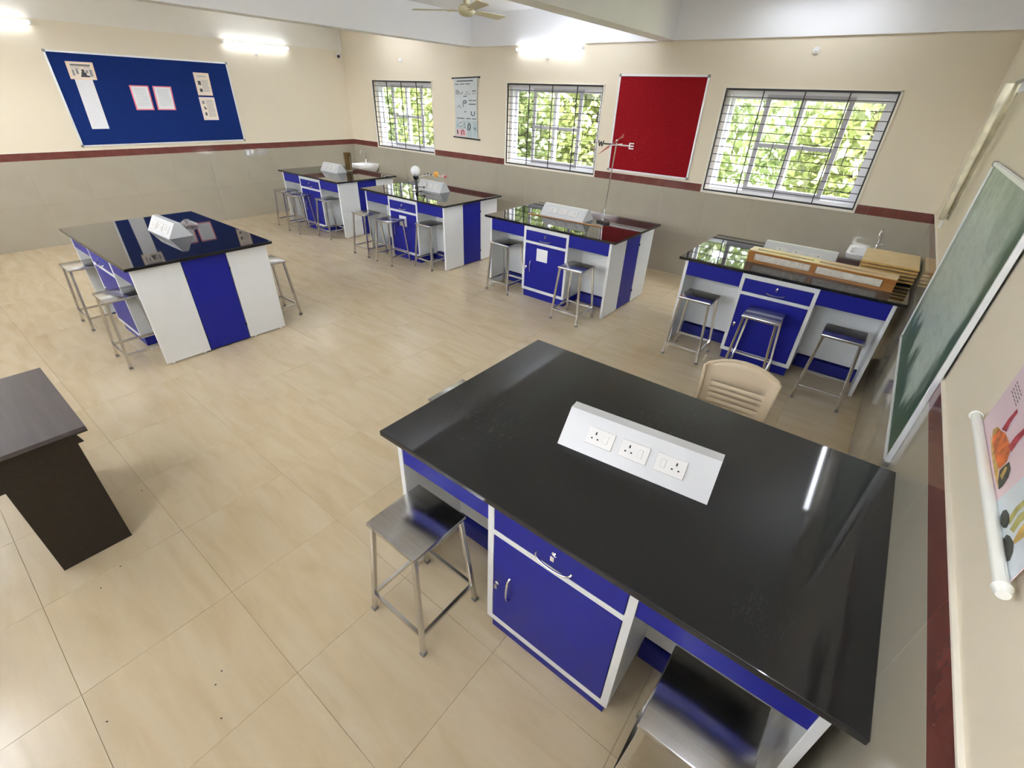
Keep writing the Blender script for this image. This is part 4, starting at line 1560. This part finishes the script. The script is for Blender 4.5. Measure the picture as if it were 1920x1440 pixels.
wall_cap((-PL, -1.768, 2.634), PI / 2, 'small white round outlet below the tube light on the left wall')
wall_cap((1.722, PL, 2.637), 0, 'small white round outlet above the window nearest the left corner')
wall_cap((4.981, PL, 2.662), 0, 'small white round outlet below the tube light on the window wall')
wall_cap((8.455, PL, 2.674), 0, 'small white round outlet above the right hand window')

r = empty('security_camera', (0.0, -0.10, 2.735), 0, 'small white security camera in the left corner under the beam', 'camera')
MB().cyl((-PL, 0, 0), (0.03, 0, 0), 0.040, 0.034, seg=18).build('mount', 'white_plastic', r, True)
MB().cyl((0.02, 0, 0), (0.10, -0.07, -0.035), 0.032, seg=18).build('camera_body', 'white_plastic', r, True)
MB().cyl((0.099, -0.0693, -0.0346), (0.108, -0.077, -0.0385), 0.026, seg=18).build('lens', 'black_plastic', r, True)
MB().tube([(-0.002, 0.04, 0.02), (-0.003, 0.07, 0.20), (-0.003, 0.075, 0.46)], 0.006, 6).build('cable', 'rod_white', r, True)


mb = MB()
for x, y, a in ((8.093, -6.674, 0.3), (8.129, -6.715, 1.0), (8.275, -6.756, 0.6), (7.942, -7.04, 0.8), (7.235, -6.871, 0.2), (7.163, -6.768, 1.2), (6.636, -6.504, 0.4)):
    M = Matrix.Translation((x, y, 0.0)) @ Matrix.Rotation(a, 4, 'Z')
    mb.box(-0.0035, 0.0035, -0.0022, 0.0022, 0.0002, 0.002, M)
tag(mb.build('floor_specks', 'iron_dark'), 'tiny dark specks of dirt lying on the floor tiles', 'dirt', kind='stuff')


def make_fan():
    r = empty('ceiling_fan', (5.2, -1.95, 2.94), 0, 'cream ceiling fan cut by the top edge between two beams', 'fan')
    MB().cyl((0, 0, 0.05), (0, 0, ZC - 2.94), 0.013, seg=12).build('down_rod', 'fan_cream', r, True)
    MB().lathe([(0, 0.19), (0.05, 0.20), (0.062, 0.25), (0.05, 0.274), (0, 0.275)], seg=20).build('canopy', 'fan_cream', r, True)
    MB().lathe([(0, 0.05), (0.030, 0.05), (0.036, 0.09), (0.018, 0.13), (0.0, 0.14)], seg=18).build('lower_cup', 'fan_cream', r, True)
    MB().lathe([(0, -0.055), (0.05, -0.052), (0.085, -0.03), (0.095, 0.0), (0.09, 0.03), (0.06, 0.052), (0, 0.056)], seg=28).build('motor', 'fan_cream', r, True)
    for k in range(3):
        a = math.radians(-31 + 120 * k)
        M = Matrix.Rotation(a, 4, 'Z')
        mb = MB()
        mb.prism([(0.15, -0.05), (0.58, -0.070), (0.615, -0.05), (0.615, 0.05), (0.58, 0.07), (0.15, 0.05)], -0.003, 0.003, 'z')
        bmesh.ops.transform(mb.bm, matrix=M @ Matrix.Translation((0, 0, 0.0)) @ Matrix.Rotation(math.radians(-11), 4, 'X'), verts=mb.bm.verts[:])
        bl = mb.build('blade', 'fan_cream', r)
        mb = MB()
        mb.box(0.07, 0.22, -0.018, 0.018, -0.010, -0.003)
        bmesh.ops.transform(mb.bm, matrix=M, verts=mb.bm.verts[:])
        mb.build('blade_iron', 'fan_cream', bl)
    return r


make_fan()

# ------------------------------------------------------------------ outside: ground and trees
structure(MB().box(-14, 26, 0.9, 34, -1.2, -0.9).build('ground_outside', 'earth'), 'ground outside the windows')


def make_tree(x, y, h, crown, n, seed, material, label):
    r = empty('leafy_tree', (x, y, -0.9), 0, label, 'tree', 'trees outside the windows')
    g = random.Random(seed)
    tr = MB()
    tr.tube([(0, 0, 0), (0.06, 0.02, h * 0.25), (-0.04, 0.05, h * 0.5), (0.05, 0, h * 0.85)], [0.14, 0.11, 0.08, 0.03], 8)
    for k in range(9):
        a = g.uniform(0, 2 * PI)
        z = h * g.uniform(0.25, 0.75)
        L = crown * g.uniform(0.5, 0.9)
        tr.tube([(0, 0, z), (math.cos(a) * L * 0.5, math.sin(a) * L * 0.5, z + 0.25), (math.cos(a) * L, math.sin(a) * L, z + 0.5)], [0.04, 0.028, 0.01], 6)
    tr.build('trunk', 'bark', r, True)
    ng = np.random.default_rng(seed)
    # leaves gathered in clumps through the crown
    nc = 90
    cz = ng.uniform(0.12, 1.0, nc) * h
    rad = crown * np.sqrt(ng.uniform(0.05, 1, nc)) * np.clip(1.15 - 0.5 * np.abs(cz / h - 0.5), 0.4, 1)
    ca = ng.uniform(0, 2 * PI, nc)
    cc = np.stack([rad * np.cos(ca), rad * np.sin(ca), cz], 1)
    idx = ng.integers(0, nc, n)
    P = cc[idx] + ng.normal(0, 0.22, (n, 3))
    d = ng.normal(0, 1, (n, 3))
    d[:, 2] -= 0.5
    d /= np.linalg.norm(d, axis=1)[:, None]
    e = np.cross(d, ng.normal(0, 1, (n, 3)))
    e /= np.linalg.norm(e, axis=1)[:, None]
    L = ng.uniform(0.10, 0.20, n)[:, None]
    Wd = L * 0.25
    V = np.empty((n, 4, 3))
    V[:, 0] = P
    V[:, 1] = P + d * L * 0.45 + e * Wd
    V[:, 2] = P + d * L
    V[:, 3] = P + d * L * 0.45 - e * Wd
    keep = (P[:, 1] + y > 0.55) & (np.abs(P[:, 0]) < 0.98) & (np.abs(P[:, 1]) < 1.05)
    V = V[keep]
    n = len(V)
    me = bpy.data.meshes.new('foliage')
    me.from_pydata(V.reshape(-1, 3).tolist(), [], np.arange(n * 4).reshape(n, 4).tolist())
    me.materials.append(MATS[material])
    o = bpy.data.objects.new('foliage', me)
    COL.objects.link(o)
    o.parent = r
    o['kind'] = 'stuff'


TREES = [(9.1, 2.5, 'behind the right part of the right hand window'), (6.9, 2.6, 'behind the red board'), (4.6, 2.5, 'behind the middle window'),
         (2.3, 2.6, 'behind the wall chart'), (0.0, 2.5, 'behind the window nearest the left corner'), (-2.3, 2.6, 'just beyond the left corner of the building'),
         (-4.6, 2.7, 'far beyond the left corner of the building'), (8.0, 5.1, 'in the second row, right hand window'), (5.6, 5.3, 'in the second row, middle window right side'),
         (3.2, 5.1, 'in the second row, middle window left side'), (0.8, 5.3, 'in the second row behind the wall chart'), (-1.6, 5.1, 'in the second row, far left window'),
         (-4.0, 5.3, 'in the second row beyond the left corner'), (-6.4, 5.2, 'in the second row farthest to the left'), (-8.8, 6.5, 'alone in the distance beyond the left corner')]
for i, (x, y, where) in enumerate(TREES):
    near = y < 4
    make_tree(x, y, 4.5 + 0.3 * ((i * 7) % 4) + (0 if near else 0.8), 0.95 if near else 0.95, 9500, 20 + i, 'leaf_light' if i % 2 == 0 else 'leaf_mid',
              ('pale bright tree outside ' if i % 2 == 0 else 'green leafy tree outside ') + where)
